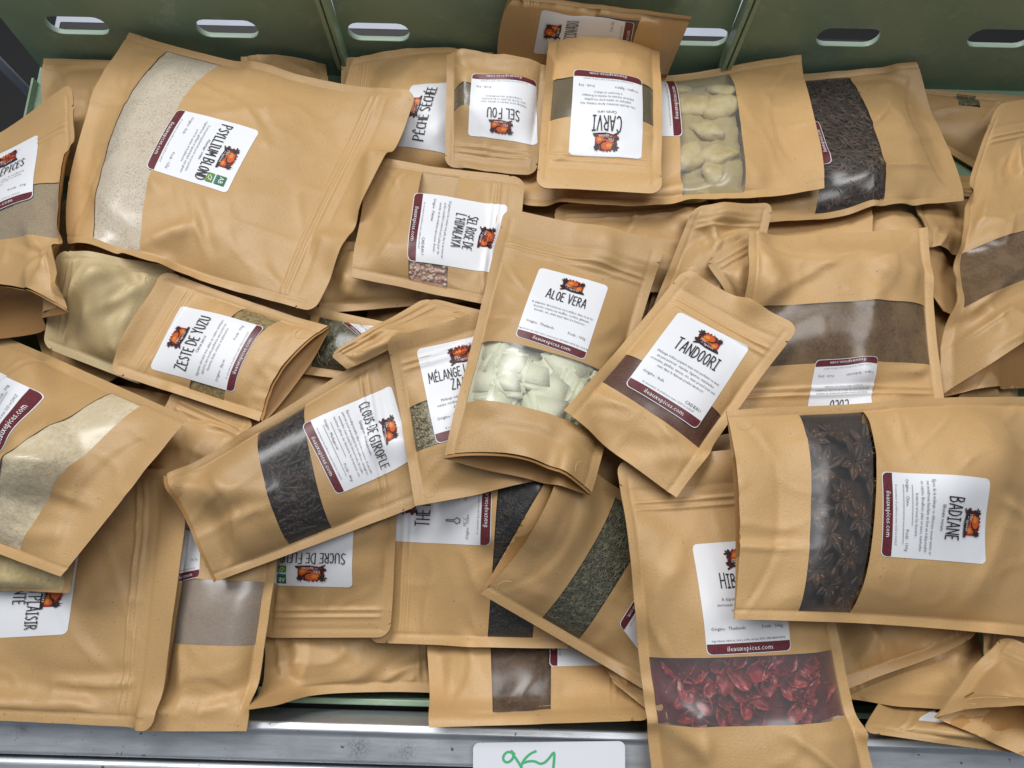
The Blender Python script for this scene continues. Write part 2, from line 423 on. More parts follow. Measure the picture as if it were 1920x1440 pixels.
        if G > 0: s.bot = seam - .2 * T * np.clip(prof, 0, 1) - .0006
        s.top = np.maximum(s.top, s.bot + .0013)
        s.norm()
        s.cen = np.array([X.mean(), Y.mean(), float(s.bot.min())])
        s.zipd = min(.036, .17 * H)
    def calm(s, win):
        """the stiff film of the window lies smoother than the paper"""
        k = sstep(win[0] - .05, win[0] + .02, VV) * (1 - sstep(win[1] - .02, win[1] + .05, VV))
        s.top = s.top - .7 * k * s.wr; s.wr = s.wr * (1 - .7 * k); s.norm()
    def calm_box(s, q):
        """and so does the paper that is stiffened by a sticker"""
        (u0, v0), (u1, v1) = q.min(0), q.max(0); a = .006 / s.W; b = .006 / s.H
        k = sstep(u0 - 2 * a, u0 + a, UU) * (1 - sstep(u1 - a, u1 + 2 * a, UU)) * sstep(v0 - 2 * b, v0 + b, VV) * (1 - sstep(v1 - b, v1 + 2 * b, VV))
        s.top = s.top - .9 * k * s.wr; s.wr = s.wr * (1 - .9 * k); s.norm()
    def norm(s):
        X, Y = s.X, s.Y
        gXu = np.gradient(np.stack([X, Y, s.top], -1), axis=1); gXv = np.gradient(np.stack([X, Y, s.top], -1), axis=0)
        n = np.cross(gXv, gXu); n /= np.linalg.norm(n, axis=-1, keepdims=True) + 1e-12
        n *= np.sign(n[..., 2:3]); s.n = n
    def zipadd(s, v):
        """pressed ridges of the zip strip"""
        d = v * s.H - s.zipd
        return .0015 * (np.exp(-((d - .003) / .0014) ** 2) + np.exp(-((d + .0025) / .0014) ** 2)) - .0006 * np.exp(-((d + .012) / .0022) ** 2)
    def pt(s, u, v, off=0.0, which='top', zip_=True):
        u = np.asarray(u, float); v = np.asarray(v, float)
        A = s.top if which == 'top' else (s.bot if which == 'bot' else s.seam)
        vin = v
        if which == 'top' and s.pull: v = v - s.pull / s.H * 4 * np.clip(u * (1 - u), 0, 1) * sstep(.45, 1, v) ** 1.3
        z = interp(A, u, v)
        if which == 'top' and s.pull:      # the front edge keeps the height it has at the gaping end
            z = z + (interp(A, u, np.ones_like(u) * 1.0) - z) * sstep(.75, 1, vin) * .6
        if which == 'top':
            z = z - .0009 * np.exp(-(((.5 - np.abs(u - .5)) - s.um) * s.W / .0012) ** 2) * (v > .04)
        if which == 'top' and zip_:
            z = z + s.zipadd(v) * np.clip((.5 - np.abs(u - .5)) / s.um - .8, 0, 1)
        P = np.stack([interp(s.X, u, v), interp(s.Y, u, v), z], -1)
        if np.any(off):
            nn = np.stack([interp(s.n[..., k], u, v) for k in range(3)], -1)
            P = P + nn * np.asarray(off)[..., None]
        return P
    def find(s, px, py):
        """uv of the point of the upper face seen at a photograph pixel"""
        u0, u1, v0, v1 = -.0, 1., 0., 1.
        for it in range(3):
            u, v = np.meshgrid(np.linspace(u0, u1, 60), np.linspace(v0, v1, 60))
            P = s.pt(u, v); qx, qy = proj(P[..., 0], P[..., 1], P[..., 2])
            k = int(np.argmin((qx - px) ** 2 + (qy - py) ** 2)); uu, vv = u.ravel()[k], v.ravel()[k]
            du, dv = (u1 - u0) / 50, (v1 - v0) / 50
            u0, u1, v0, v1 = max(0, uu - du), min(1, uu + du), max(0, vv - dv), min(1, vv + dv)
        return uu, vv
    def deposit(s):
        k = 4
        u, v = np.meshgrid(np.linspace(0, 1, NU * k), np.linspace(0, 1, NV * k))
        P = s.pt(u, v)
        i = np.clip(np.round((P[..., 0] - GX0) / GS).astype(int), 0, nx - 1); j = np.clip(np.round((P[..., 1] - GY0) / GS).astype(int), 0, ny - 1)
        np.maximum.at(FIELD, (j.ravel(), i.ravel()), P[..., 2].ravel())

def grid_faces(nr, nc, keep=None, flip=False):
    f = []
    for r in range(nr - 1):
        for c in range(nc - 1):
            if keep is not None and not keep[r, c]: continue
            q = (r*nc + c, (r+1)*nc + c, (r+1)*nc + c + 1, r*nc + c + 1)
            f.append(q[::-1] if flip else q)
    return f
def compact(V, faces):
    used = sorted({i for f in faces for i in f}); mp = {k: n for n, k in enumerate(used)}
    return V[used], [tuple(mp[i] for i in f) for f in faces]

def build_pouch(S, name='spice_pouch', label='', group=None, cat='pouch', win=None, contents=None, film=None, step=.0026, paper=None, low=False, wu=None):
    """S settled surface; win (v0, v1) is the see-through strip in the front panel"""
    paper = paper or KRAFT
    root = empty(name, S.cen); tag(root, label, cat, group)
    o = S.cen
    W, H, um = S.W, S.H, S.um
    rc = .010
    def rows(fine):
        st = step if fine else step * 2.2
        if low: st = .012
        d = set(np.round(np.linspace(0, H, max(8, int(H / st))), 5))
        if not low:
            d |= {.0004, .0012, .0025, .0042, .0065, .010}
            if fine:
                d |= set(np.round(S.zipd + np.linspace(-.016, .007, 16), 5))
                for k in (-.0012, -.0004, .0004, .0012): d.add(round(S.zipd * .55 + k, 5))
        if win and fine: d |= {round(win[0] * H, 6), round(win[1] * H, 6)}
        d = np.array(sorted(x for x in d if 0 <= x <= H)); keep = [0]
        wv = [round(win[0] * H, 6), round(win[1] * H, 6)] if win else []
        for i in range(1, len(d)):
            if d[i] - d[keep[-1]] > .00025 or i == len(d) - 1: keep.append(i)
        return d[keep] / H
    def cols(fine):
        st = step if fine else step * 2.2
        if low: st = .012
        n = max(6, int(W * (1 - 2 * um) / st))
        e = 0 if low else .0013 / W
        return np.concatenate([[0, um * .5], [um - e] if e else [], np.linspace(um, um + e, 2)[:2 if e else 1], np.linspace(um, 1 - um, n)[1:-1], np.linspace(1 - um - e, 1 - um, 2)[0 if e else 1:], [1 - um + e] if e else [], [1 - um * .5, 1]])
    def sheet(fine, which):
        v = rows(fine); u = cols(fine); U, V = np.meshgrid(u, v)
        d = V * H
        inset = np.where(d < rc, rc - np.sqrt(np.clip(rc*rc - (rc - d) ** 2, 0, None)), 0)
        if not low and fine:
            inset = inset + .0022 * np.exp(-((d - S.zipd * .55) / .0007) ** 2) * (np.abs(U - .5) > .49)
        k = 1 - 2 * inset / W
        edge = np.where(np.abs(U - .5) >= .5 - um * .6, 1, 0)
        U2 = np.where(d < rc, .5 + (U - .5) * k, U + np.where(U < .5, 1, -1) * np.where(np.abs(U - .5) >= .4999, inset / W, 0))
        return u, v, U2, V, S.pt(U2, V, which=which)
    u, v, U, V, P = sheet(True, 'top')
    nr, nc = U.shape
    keepw = np.zeros((nr - 1, nc - 1), bool)
    if win:
        vm = (v[:-1] + v[1:]) / 2; um_ = (u[:-1] + u[1:]) / 2
        rr = (vm > win[0] - 1e-5) & (vm < win[1] + 1e-5)
        lo, hi = wu if wu else (um, 1 - um)
        cc = (um_ > lo) & (um_ < hi)
        keepw = rr[:, None] & cc[None, :]
    Vf, Ff = compact(P.reshape(-1, 3), grid_faces(nr, nc, ~keepw))
    mesh_obj('front_panel', Vf, Ff, paper, root, origin=o)
    u2, v2, U2, V2, P2 = sheet(False, 'bot')
    mesh_obj('back_panel', P2.reshape(-1, 3), grid_faces(*U2.shape, flip=True), paper, root, origin=o)
    if S.G > 0:
        # bottom gusset: folded sheet between the two bottom edges
        n = 26; uu = np.linspace(0, 1, n); rowsP = []
        E0 = S.pt(uu, np.ones(n)); E1 = S.pt(uu, np.ones(n), which='bot')
        bq = np.clip(1 - (2 * uu - 1) ** 4, 0, 1)
        gd = (max(.024, S.pull + .010) / H) * bq
        FO = S.pt(uu, 1 - gd, which='bot')
        zt_ = S.pt(uu, np.clip(1 - gd + S.pull / H * 4 * uu * (1 - uu), 0, 1))[:, 2]
        FO[:, 2] = FO[:, 2] + np.clip(.45 * (zt_ - FO[:, 2]), .0003, .012)
        for t in np.linspace(0, 1, 11):
            if t < .5: k = t * 2; Q = E0 * (1 - k) + FO * k
            else: k = t * 2 - 1; Q = FO * (1 - k) + E1 * k
            Q = Q.copy(); Q[:, 2] += -.0003 + .0012 * bq * np.sin(uu * 9 + S.seed) * math.sin(math.pi * t)
            if t in (0, 1): Q[:, 2] += .0003
            rowsP.append(Q)
        Pg = np.stack(rowsP)
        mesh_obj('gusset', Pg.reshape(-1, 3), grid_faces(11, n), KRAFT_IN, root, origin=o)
    if not low:
        for uc in (.013 / W, 1 - .013 / W):
            ts = np.linspace(S.seed, S.seed + 3.6, 13) if uc < .5 else np.linspace(S.seed * 2, S.seed * 2 + 2.9, 12)
            ur = np.clip(uc + .0062 / W * np.cos(ts), .002, .998); vr = 1 - .011 / H + .0062 / H * np.sin(ts)
            MB().tube([tuple(p) for p in S.pt(ur, vr)], .00022, 5).build('seal_mark', paper, root, True, origin=o)
    if win:
        vs = v[(v >= win[0] - 1e-5) & (v <= win[1] + 1e-5)]
        lo, hi = wu if wu else (um, 1 - um)
        us = u[(u >= lo - 1e-6) & (u <= hi + 1e-6)]
        A, B = np.meshgrid(us, vs)
        PW = S.pt(A, B)
        mesh_obj('window', PW.reshape(-1, 3), grid_faces(*A.shape), film or FILM, root, origin=o)
        if contents: fill_window(S, root, contents, win, (lo, hi))
    return root

def content_sheet(S, root, m, win, wu, depth, rough, name='contents', seed=3, step=.0025):
    lo, hi = wu; a = .004 / S.W; b = .004 / S.H
    us = np.linspace(lo + .0004 / S.W, hi - .0004 / S.W, max(6, int((hi - lo) * S.W / step)))
    vs = np.linspace(win[0], win[1], max(6, int((win[1] - win[0]) * S.H / step)))
    A, B = np.meshgrid(us, vs)
    gx, gy = A * S.W, B * S.H
    nz = vnoise(gx * 90, gy * 90, seed) * .5 + vnoise(gx * 240, gy * 240, seed + 1) * .5
    off = -depth + rough * np.minimum(nz, .6)
    off = np.minimum(off, -.0006)
    P = S.pt(A, B, zip_=False); Z = P[..., 2] + off
    zb = S.pt(A, B, which='bot')[..., 2] + .0003
    P[..., 2] = np.minimum(np.maximum(Z, zb), P[..., 2] - .0003)
    return mesh_obj(name, P.reshape(-1, 3), grid_faces(*A.shape), m, root, origin=S.cen if root else None)

def scatter_mesh(S, root, m, win, wu, count, make, depth=(.0012, .005), seed=5, name='contents', margin=.004):
    """many fine loose pieces joined into one part"""
    rng = random.Random(seed); MBv, MBf = [], []
    lo, hi = wu
    us = np.array([rng.uniform(lo + margin / S.W, hi - margin / S.W) for _ in range(count)])
    vs = np.array([rng.uniform(win[0] + .001 / S.H, win[1] - .001 / S.H) for _ in range(count)])
    P = S.pt(us, vs, zip_=False)
    ok = S.pt(us, vs)[:, 2] - S.pt(us, vs, which='bot')[:, 2]
    for i in range(count):
        d = min(rng.uniform(*depth), max(.0006, ok[i] * .7))
        c = Vector(P[i]) - Vector((0, 0, d)); nrm = Vector((interp(S.n[..., 0], us[i], vs[i]), interp(S.n[..., 1], us[i], vs[i]), interp(S.n[..., 2], us[i], vs[i])))
        q = nrm.to_track_quat('Z', 'Y').to_matrix() @ Matrix.Rotation(rng.uniform(0, 6.283), 3, 'Z') @ Matrix.Rotation(rng.uniform(-.25, .25), 3, 'Y')
        v, f = make(rng); n = len(MBv)
        MBv += [tuple(c + q @ Vector(p)) for p in v]; MBf += [tuple(n + k for k in g) for g in f]
    o = mesh_obj(name, MBv, MBf, m, root, origin=S.cen)
    o['kind'] = 'stuff'; return o
def sliver(l0, l1, w0, w1, curl=.3):
    def mk(rng):
        L, W = rng.uniform(l0, l1), rng.uniform(w0, w1); c = rng.uniform(-curl, curl) * L
        pts = [(-L/2, c, 0), (-L/6, 0, .3*W), (L/6, 0, .3*W), (L/2, c*rng.uniform(.2, 1), 0)]
        ws = [.35, 1, .9, .25]; v = []
        for (x, y, z), k in zip(pts, ws):
            v += [(x, y - W*k/2, z - W*.2), (x, y, z + W*.35*k), (x, y + W*k/2, z - W*.2)]
        f = []
        for i in range(3):
            a = i * 3; f += [(a, a+3, a+4, a+1), (a+1, a+4, a+5, a+2)]
        return v, f
    return mk
def grain(r0, r1, el=1.0):
    def mk(rng):
        r = rng.uniform(r0, r1); v = [(0, 0, r*.8)]; f = []
        for k in range(6):
            t = k * math.pi / 3; j = rng.uniform(.8, 1.15)
            v.append((r*el*math.cos(t)*j, r*math.sin(t)*j, r*.1))
        for k in range(6): f.append((0, 1 + k, 1 + (k+1) % 6))
        n = len(v)
        for k in range(6):
            t = k * math.pi / 3; v.append((r*el*.8*math.cos(t), r*.8*math.sin(t), -r*.5))
        for k in range(6): f.append((1+k, n+k, n+(k+1) % 6, 1+(k+1) % 6))
        return v, f
    return mk

# prototypes of countable contents (mesh data is shared by all the copies)
def me_from(name, v, f, ms, fm=None, smooth=True):
    me = bpy.data.meshes.new(name); me.from_pydata([tuple(p) for p in v], [], f)
    for m in ms: me.materials.append(m)
    if fm: me.polygons.foreach_set('material_index', fm)
    if smooth: me.polygons.foreach_set('use_smooth', [True] * len(f))
    me.update(); return me
def anise_mesh(seed):
    rng = random.Random(seed); V, Fc, FM = [], [], []
    for k in range(8):
        if rng.random() < .06: continue
        a = k * math.pi / 4 + rng.uniform(-.1, .1); L = rng.uniform(.011, .0145); w_ = rng.uniform(.0024, .0033); up = rng.uniform(-.0015, .0025)
        n = len(V); ring = 7
        prof = [(.06, .35), (.22, .75), (.42, 1), (.62, .95), (.8, .62), (.93, .28), (1.0, .06)]
        for t, q in prof:
            z0 = up * t * t
            half = w_ * q
            for (cx, cz) in ((-.25, .9), (-.85, .75), (-1, 0), (-.5, -.8), (.5, -.8), (1, 0), (.85, .75), (.25, .9), (0, .15)):
                x, y, z = L * t, cx * half, cz * half * .8 + z0
                V.append((x * math.cos(a) - y * math.sin(a), x * math.sin(a) + y * math.cos(a), z))
        for i in range(len(prof) - 1):
            for j in range(9):
                Fc.append((n + i*9 + j, n + (i+1)*9 + j, n + (i+1)*9 + (j+1) % 9, n + i*9 + (j+1) % 9)); FM.append(0)
        if rng.random() < .7:
            n = len(V); x = L * .5
            for (p, q, r_) in ((.0022, 0, .0), (0, .0012, .0), (-.0022, 0, 0), (0, -.0012, 0), (0, 0, .0012), (0, 0, -.001)):
                xx, yy, zz = x + p, q, r_ + .0013 + up * .25
                V.append((xx * math.cos(a) - yy * math.sin(a), xx * math.sin(a) + yy * math.cos(a), zz))
            for q in ((0,1,4),(1,2,4),(2,3,4),(3,0,4),(1,0,5),(2,1,5),(3,2,5),(0,3,5)): Fc.append(tuple(n + i for i in q)); FM.append(1)
    return me_from('star_anise', V, Fc, [M_ANISE, M_SEED], FM)
def clove_mesh(seed):
    rng = random.Random(seed); m = MB()
    m.tube([(-.007, 0, 0), (-.002, .0002, 0), (.003, 0, 0), (.0045, 0, 0)], [.0007, .0011, .0014, .0018], 7)
    for k in range(4):
        t = k * math.pi / 2 + .4
        m.tube([(.0042, math.cos(t)*.0012, math.sin(t)*.0012), (.0062, math.cos(t)*.0028, math.sin(t)*.0028)], [.0009, .0003], 5)
    m.tube([(.0044, 0, 0), (.0054, 0, 0), (.0068, 0, 0), (.0078, 0, 0)], [.0012, .0019, .0018, .0006], 7)
    return me_from('clove', m.v, m.f, [M_CLOVE])
def lump_mesh(name, seed, sx, sy, sz, m, jag=.25, rnd=.09):
    bm = bmesh.new(); bmesh.ops.create_cube(bm, size=1)
    rng = random.Random(seed)
    for v in bm.verts: v.co += Vector([rng.uniform(-jag, jag) for _ in range(3)])
    bmesh.ops.bevel(bm, geom=list(bm.edges), offset=rnd, segments=3, affect='EDGES')
    bmesh.ops.subdivide_edges(bm, edges=list(bm.edges), cuts=1, use_grid_fill=True)
    for v in bm.verts:
        v.co += Vector([rng.uniform(-.012, .012) for _ in range(3)])
        v.co = Vector((v.co.x * sx, v.co.y * sy, v.co.z * sz))
    me = bpy.data.meshes.new(name); bm.to_mesh(me); bm.free(); me.materials.append(m)
    me.polygons.foreach_set('use_smooth', [True] * len(me.polygons)); return me
def nugget_mesh(name, seed, sx, sy, sz, m):
    bm = bmesh.new(); bmesh.ops.create_icosphere(bm, subdivisions=3, radius=1)
    co = np.array([v.co[:] for v in bm.verts])
    d = 1 + .22 * vnoise(co[:, 0] * 1.6 + seed, co[:, 1] * 1.6 + co[:, 2], seed) + .10 * vnoise(co[:, 0] * 4, co[:, 1] * 4 + co[:, 2] * 3, seed + 2)
    for v, k in zip(bm.verts, d): v.co = Vector((v.co.x * k * sx, v.co.y * k * sy, v.co.z * k * sz))
    me = bpy.data.meshes.new(name); bm.to_mesh(me); bm.free(); me.materials.append(m)
    me.polygons.foreach_set('use_smooth', [True] * len(me.polygons)); return me
def hib_mesh(seed):
    rng = random.Random(seed); V, Fc = [], []
    for k in range(5):
        a = k * 2 * math.pi / 5 + rng.uniform(-.25, .25); L = rng.uniform(.013, .020); w_ = rng.uniform(.005, .0075); bend = rng.uniform(-.2, .9)
        n = len(V); R_, Cn = 8, 7
        for side in (0, 1):
            for i in range(R_):
                t = i / (R_ - 1); half = w_ * (.45 + 1.2 * t - 1.45 * t ** 3) * (1 + .12 * rng.uniform(-1, 1))
                for j in range(Cn):
                    q = j / (Cn - 1) * 2 - 1
                    x = L * t + .0006 * rng.uniform(-1, 1); y = q * half
                    z = (.006 * (q * q) * (1 - .4 * t)) + bend * L * .5 * (t ** 1.6) + .0009 * rng.uniform(-1, 1) + (0 if side else -.0016)
                    V.append((x * math.cos(a) - y * math.sin(a), x * math.sin(a) + y * math.cos(a), z))
        for i in range(R_ - 1):
            for j in range(Cn - 1):
                Fc.append((n + i*Cn + j, n + (i+1)*Cn + j, n + (i+1)*Cn + j + 1, n + i*Cn + j + 1)[::-1])
                b0 = n + R_ * Cn; Fc.append((b0 + i*Cn + j, b0 + (i+1)*Cn + j, b0 + (i+1)*Cn + j + 1, b0 + i*Cn + j + 1))
        b0 = n + R_ * Cn
        for i in range(R_ - 1):
            for j in (0, Cn - 1):
                Fc.append((n + i*Cn + j, n + (i+1)*Cn + j, b0 + (i+1)*Cn + j, b0 + i*Cn + j))
        for j in range(Cn - 1):
            i = R_ - 1; Fc.append((n + i*Cn + j, n + i*Cn + j + 1, b0 + i*Cn + j + 1, b0 + i*Cn + j))
    return me_from('hibiscus_flower', V, Fc, [M_HIB])

def pieces(S, meshes, name, label, cat, group, win, wu, spots, depth, tilt=.5, seed=3, scale=(.9, 1.1)):
    """countable contents: each piece is a thing of its own, lying just under the film"""
    rng = random.Random(seed); lo, hi = wu
    for k, (a, b_) in enumerate(spots):
        u = lo + (hi - lo) * a; v = win[0] + (win[1] - win[0]) * b_
        P = S.pt(np.array([u]), np.array([v]), zip_=False)[0]; zb = S.pt(np.array([u]), np.array([v]), which='bot')[0][2]
        nrm = Vector([float(interp(S.n[..., q], u, v)) for q in range(3)])
        o = bpy.data.objects.new(name, meshes[k % len(meshes)]); COL.objects.link(o)
        d = depth if not isinstance(depth, tuple) else rng.uniform(*depth)
        d = min(d, max(.001, (P[2] - zb) * .6))
        o.location = Vector(P) - nrm * d
        o.rotation_euler = (nrm.to_track_quat('Z', 'Y').to_matrix() @ Matrix.Rotation(rng.uniform(0, 6.28), 3, 'Z') @ Matrix.Rotation(rng.uniform(-tilt, tilt), 3, 'X') @ Matrix.Rotation(rng.uniform(-tilt, tilt), 3, 'Y')).to_euler()
        q = rng.uniform(*scale); o.scale = (q, q, q)
        me = o.data; co = np.empty(len(me.vertices) * 3); me.vertices.foreach_get('co', co); co = co.reshape(-1, 3) * q
        wco = co @ np.array(o.rotation_euler.to_matrix()).T + np.array(o.location)
        e = .004; p0 = P; pu_ = (S.pt(np.array([u + e]), np.array([v]))[0] - p0) / e; pv_ = (S.pt(np.array([u]), np.array([v + e]))[0] - p0) / e
        J = np.linalg.inv(np.array([[pu_[0], pv_[0]], [pu_[1], pv_[1]]])); duv = (wco[:, :2] - p0[:2]) @ J.T
        top_ = S.pt(np.clip(u + duv[:, 0], 0, 1), np.clip(v + duv[:, 1], 0, 1), zip_=False)[:, 2]
        o.location.z -= max(0.0, float((wco[:, 2] - top_).max()) + .0005)
        tag(o, label, cat, group)
def spread(n, seed, asp=2.0, it=14):
    """evenly scattered spots in the unit square"""
    rng = random.Random(seed); pts = []
    for k in range(n):
        best = None
        for q in range(it):
            p = (rng.uniform(.05, .95), rng.uniform(.06, .94))
            d = min([((p[0]-a)*asp) ** 2 + (p[1]-b) ** 2 for a, b in pts] or [9])
            if best is None or d > best[0]: best = (d, p)
        pts.append(best[1])
    return pts

def fill_window(S, root, kind, win, wu):
    sd = S.seed
    if kind in ('psyllium', 'cream', 'yellow', 'coco', 'tandoori', 'sage', 'drab', 'olive', 'muscovado'):
        content_sheet(S, root, POW[kind], win, wu, .0012, .0006 if kind != 'cream' else .0012, 'powder', sd)
    elif kind == 'yuzu':
        content_sheet(S, root, POW['yuzu'], win, wu, .0016, .0012, 'granules', sd, .0016)
    elif kind == 'brownsugar':
        content_sheet(S, root, POW['brownsugar'], win, wu, .0035, .005, 'sugar', sd, .0018)
    elif kind == 'bark':
        content_sheet(S, root, POW['brownbed'], win, wu, .005, .002, 'bed', sd)
        scatter_mesh(S, root, M_BARK, win, wu, 900, sliver(.006, .018, .0007, .0022, .35), (.0010, .0045), sd, 'bark_shreds')
    elif kind == 'cumin':
        content_sheet(S, root, POW['greenbed'], win, wu, .003, .001, 'bed', sd)
        scatter_mesh(S, root, M_NEEDLE, win, wu, 1900, sliver(.004, .0075, .0005, .0011, .15), (.0009, .0028), sd, 'needles')
    elif kind == 'darkseed':
        content_sheet(S, root, POW['greenbed'], win, wu, .003, .001, 'bed', sd)
        scatter_mesh(S, root, M_NEEDLE, win, wu, 1100, sliver(.004, .008, .0010, .0019, .12), (.0010, .003), sd, 'seeds')
    elif kind == 'tea':
        content_sheet(S, root, POW['darkbed'], win, wu, .003, .001, 'bed', sd)
        scatter_mesh(S, root, M_TEA, win, wu, 1500, sliver(.003, .008, .0006, .0013, .3), (.0010, .003), sd, 'tea_leaves')
    elif kind == 'zaatar':
        content_sheet(S, root, POW['seedbed'], win, wu, .0022, .001, 'bed', sd)
        scatter_mesh(S, root, M_SESAME, win, wu, 1500, grain(.0007, .0012, 1.7), (.0012, .0024), sd, 'seeds', .002)
    elif kind == 'salt':
        wu = (wu[0] + .70 * (wu[1] - wu[0]), wu[1])        # the crystals have slid to one side
        content_sheet(S, root, POW['saltbed'], win, wu, .003, .001, 'bed', sd)
        scatter_mesh(S, root, M_SALT, win, wu, 180, grain(.0012, .0024), (.0018, .0034), sd, 'salt_crystals', .002)
    elif kind == 'herb':
        content_sheet(S, root, POW['greenbed'], win, wu, .003, .001, 'bed', sd)
        scatter_mesh(S, root, M_NEEDLE, win, wu, 500, sliver(.004, .010, .0010, .0025, .3), (.0010, .003), sd, 'herb_leaves')
    elif kind == 'anise':
        content_sheet(S, root, POW['brownbed'], win, wu, .010, .004, 'bed', sd)
        ms = [anise_mesh(k) for k in range(4)]
        pieces(S, ms, 'star_anise', 'dark brown star anise behind the window of the badiane pouch', 'star anise', 'star anise in the badiane pouch', win, wu,
               [(.10, .48), (.12, .9), (.27, .25), (.30, .74), (.46, .45), (.50, .92), (.56, .12), (.63, .62), (.74, .28), (.80, .80), (.88, .48), (.36, .05), (.93, .12), (.18, .02)], (.0035, .006), .25, 5, (1.05, 1.35))
    elif kind == 'clove':
        content_sheet(S, root, POW['darkbed'], win, wu, .005, .002, 'bed', sd)
        ms = [clove_mesh(k) for k in range(2)]
        pieces(S, ms, 'clove', 'dark dried clove behind the window of the clous de girofle pouch', 'clove', 'cloves in the clous de girofle pouch', win, wu, spread(120, 4, 1.6), (.0018, .003), .16, 8, (1.0, 1.3))
    elif kind == 'aloe':
        content_sheet(S, root, POW['aloebed'], win, wu, .011, .003, 'bed', sd)
        ms = [lump_mesh('aloe_chunk', 20 + k, .034, .028, .012, M_ALOE, .14, .17) for k in range(5)]
        pieces(S, ms, 'aloe_chunk', 'pale green aloe chunk behind the window of the aloe vera pouch', 'aloe chunk', 'aloe chunks in the aloe vera pouch', win, wu, spread(15, 9, 2.6), (.0065, .009), .12, 4, (.75, 1.15))
    elif kind == 'hibiscus':
        content_sheet(S, root, POW['redbed'], win, wu, .012, .003, 'bed', sd)
        ms = [hib_mesh(k) for k in range(4)]
        pieces(S, ms, 'hibiscus_flower', 'dark red candied hibiscus flower behind the window of the hibiscus pouch', 'hibiscus', 'hibiscus flowers in the hibiscus pouch', win, wu, [(.08 + .82 * a, .1 + .8 * b) for a, b in spread(16, 12, 2.4)], (.006, .010), .5, 6, (.95, 1.35))
    elif kind == 'amber':
        content_sheet(S, root, POW['amberbed'], win, wu, .010, .003, 'bed', sd)
        ms = [nugget_mesh('candied_chunk', 40 + k, .021, .016, .007, M_AMBER) for k in range(4)]
        pieces(S, ms, 'candied_chunk', 'pale yellow candied chunk behind the clear window of the pouch under the carvi pouch', 'candied chunk', 'candied chunks in the wide pouch', win, wu, spread(9, 15, 2.6), (.007, .010), .25, 4, (.8, 1.2))

# ------------------------------------------------------------------ printed stickers
ST = {
 'A': (.34, [[(0,0),(.16,1),(.2,1),(.34,0)], [(.06,.34),(.29,.36)]]),
 'B': (.30, [[(0,0),(.02,1),(.2,.96),(.26,.78),(.19,.58),(.02,.52)], [(.02,.52),(.23,.46),(.30,.25),(.23,.05),(0,0)]]),
 'C': (.28, [[(.27,.84),(.2,.98),(.09,.93),(.02,.62),(.02,.3),(.08,.05),(.19,0),(.28,.12)]]),
 'D': (.31, [[(0,0),(.01,1),(.18,.93),(.3,.66),(.3,.33),(.18,.06),(0,0)]]),
 'E': (.25, [[(.25,1),(0,.98),(0,.01),(.25,0)], [(0,.53),(.2,.53)]]),
 'F': (.25, [[(.25,1),(.01,.98),(0,0)], [(0,.52),(.2,.53)]]),
 'G': (.31, [[(.28,.84),(.2,.98),(.09,.93),(.02,.62),(.02,.3),(.08,.05),(.19,0),(.3,.12),(.3,.46),(.17,.46)]]),
 'H': (.31, [[(0,0),(.01,1)], [(.31,0),(.30,1)], [(0,.5),(.3,.52)]]),
 'I': (.20, [[(.1,0),(.1,1)], [(0,.99),(.2,1)], [(0,0),(.2,.01)]]),
 'L': (.24, [[(.01,1),(0,.01),(.24,0)]]),
 'M': (.42, [[(0,0),(.05,1),(.21,.3),(.37,1),(.42,0)]]),
 'N': (.33, [[(0,0),(.01,1),(.32,.02),(.33,1)]]),
 'O': (.31, [[(.16,1),(.05,.86),(.01,.5),(.05,.12),(.16,0),(.27,.12),(.31,.5),(.27,.86),(.16,1)]]),
 'P': (.27, [[(0,0),(.01,1),(.2,.95),(.27,.75),(.2,.54),(.01,.46)]]),
 'Q': (.31, [[(.16,1),(.05,.86),(.01,.5),(.05,.12),(.16,0),(.27,.12),(.31,.5),(.27,.86),(.16,1)], [(.18,.22),(.33,-.08)]]),
 'R': (.29, [[(0,0),(.01,1),(.2,.95),(.27,.76),(.2,.55),(.01,.48)], [(.1,.5),(.29,0)]]),
 'S': (.27, [[(.25,.88),(.15,1),(.04,.88),(.04,.68),(.22,.4),(.25,.18),(.14,0),(0,.1)]]),
 'T': (.30, [[(0,.98),(.30,1)], [(.15,1),(.14,0)]]),
 'U': (.31, [[(0,1),(.01,.25),(.07,.03),(.16,0),(.26,.05),(.30,.28),(.31,1)]]),
 'V': (.31, [[(0,1),(.15,0),(.31,1)]]),
 'Y': (.30, [[(0,1),(.15,.5),(.30,1)], [(.15,.5),(.14,0)]]),
 'Z': (.28, [[(.01,1),(.28,.99),(0,.01),(.28,0)]]),
 "'": (.06, [[(.04,1),(.01,.8)]]), ' ': (.14, []),
}
ACC = {'É': ('E', [[(.08,1.1),(.2,1.28)]]), 'Ê': ('E', [[(.04,1.1),(.13,1.26),(.22,1.1)]]), 'È': ('E', [[(.06,1.28),(.18,1.1)]])}
def title_strokes(text, h):
    """hand-lettered narrow capitals: polylines, total width"""
    x = 0; out = []; first = True
    for ch in text:
        base, extra = ACC.get(ch, (ch, []))
        wd, st = ST[base]; k = h * (1.10 if first and ch != ' ' else 1.0)
        for pl in st + extra: out.append([(x + a * k * 1.05, b * k) for a, b in pl])
        x += (wd * 1.05 + .135) * k if ch != ' ' else .24 * h
        first = ch == ' '
    return out, x
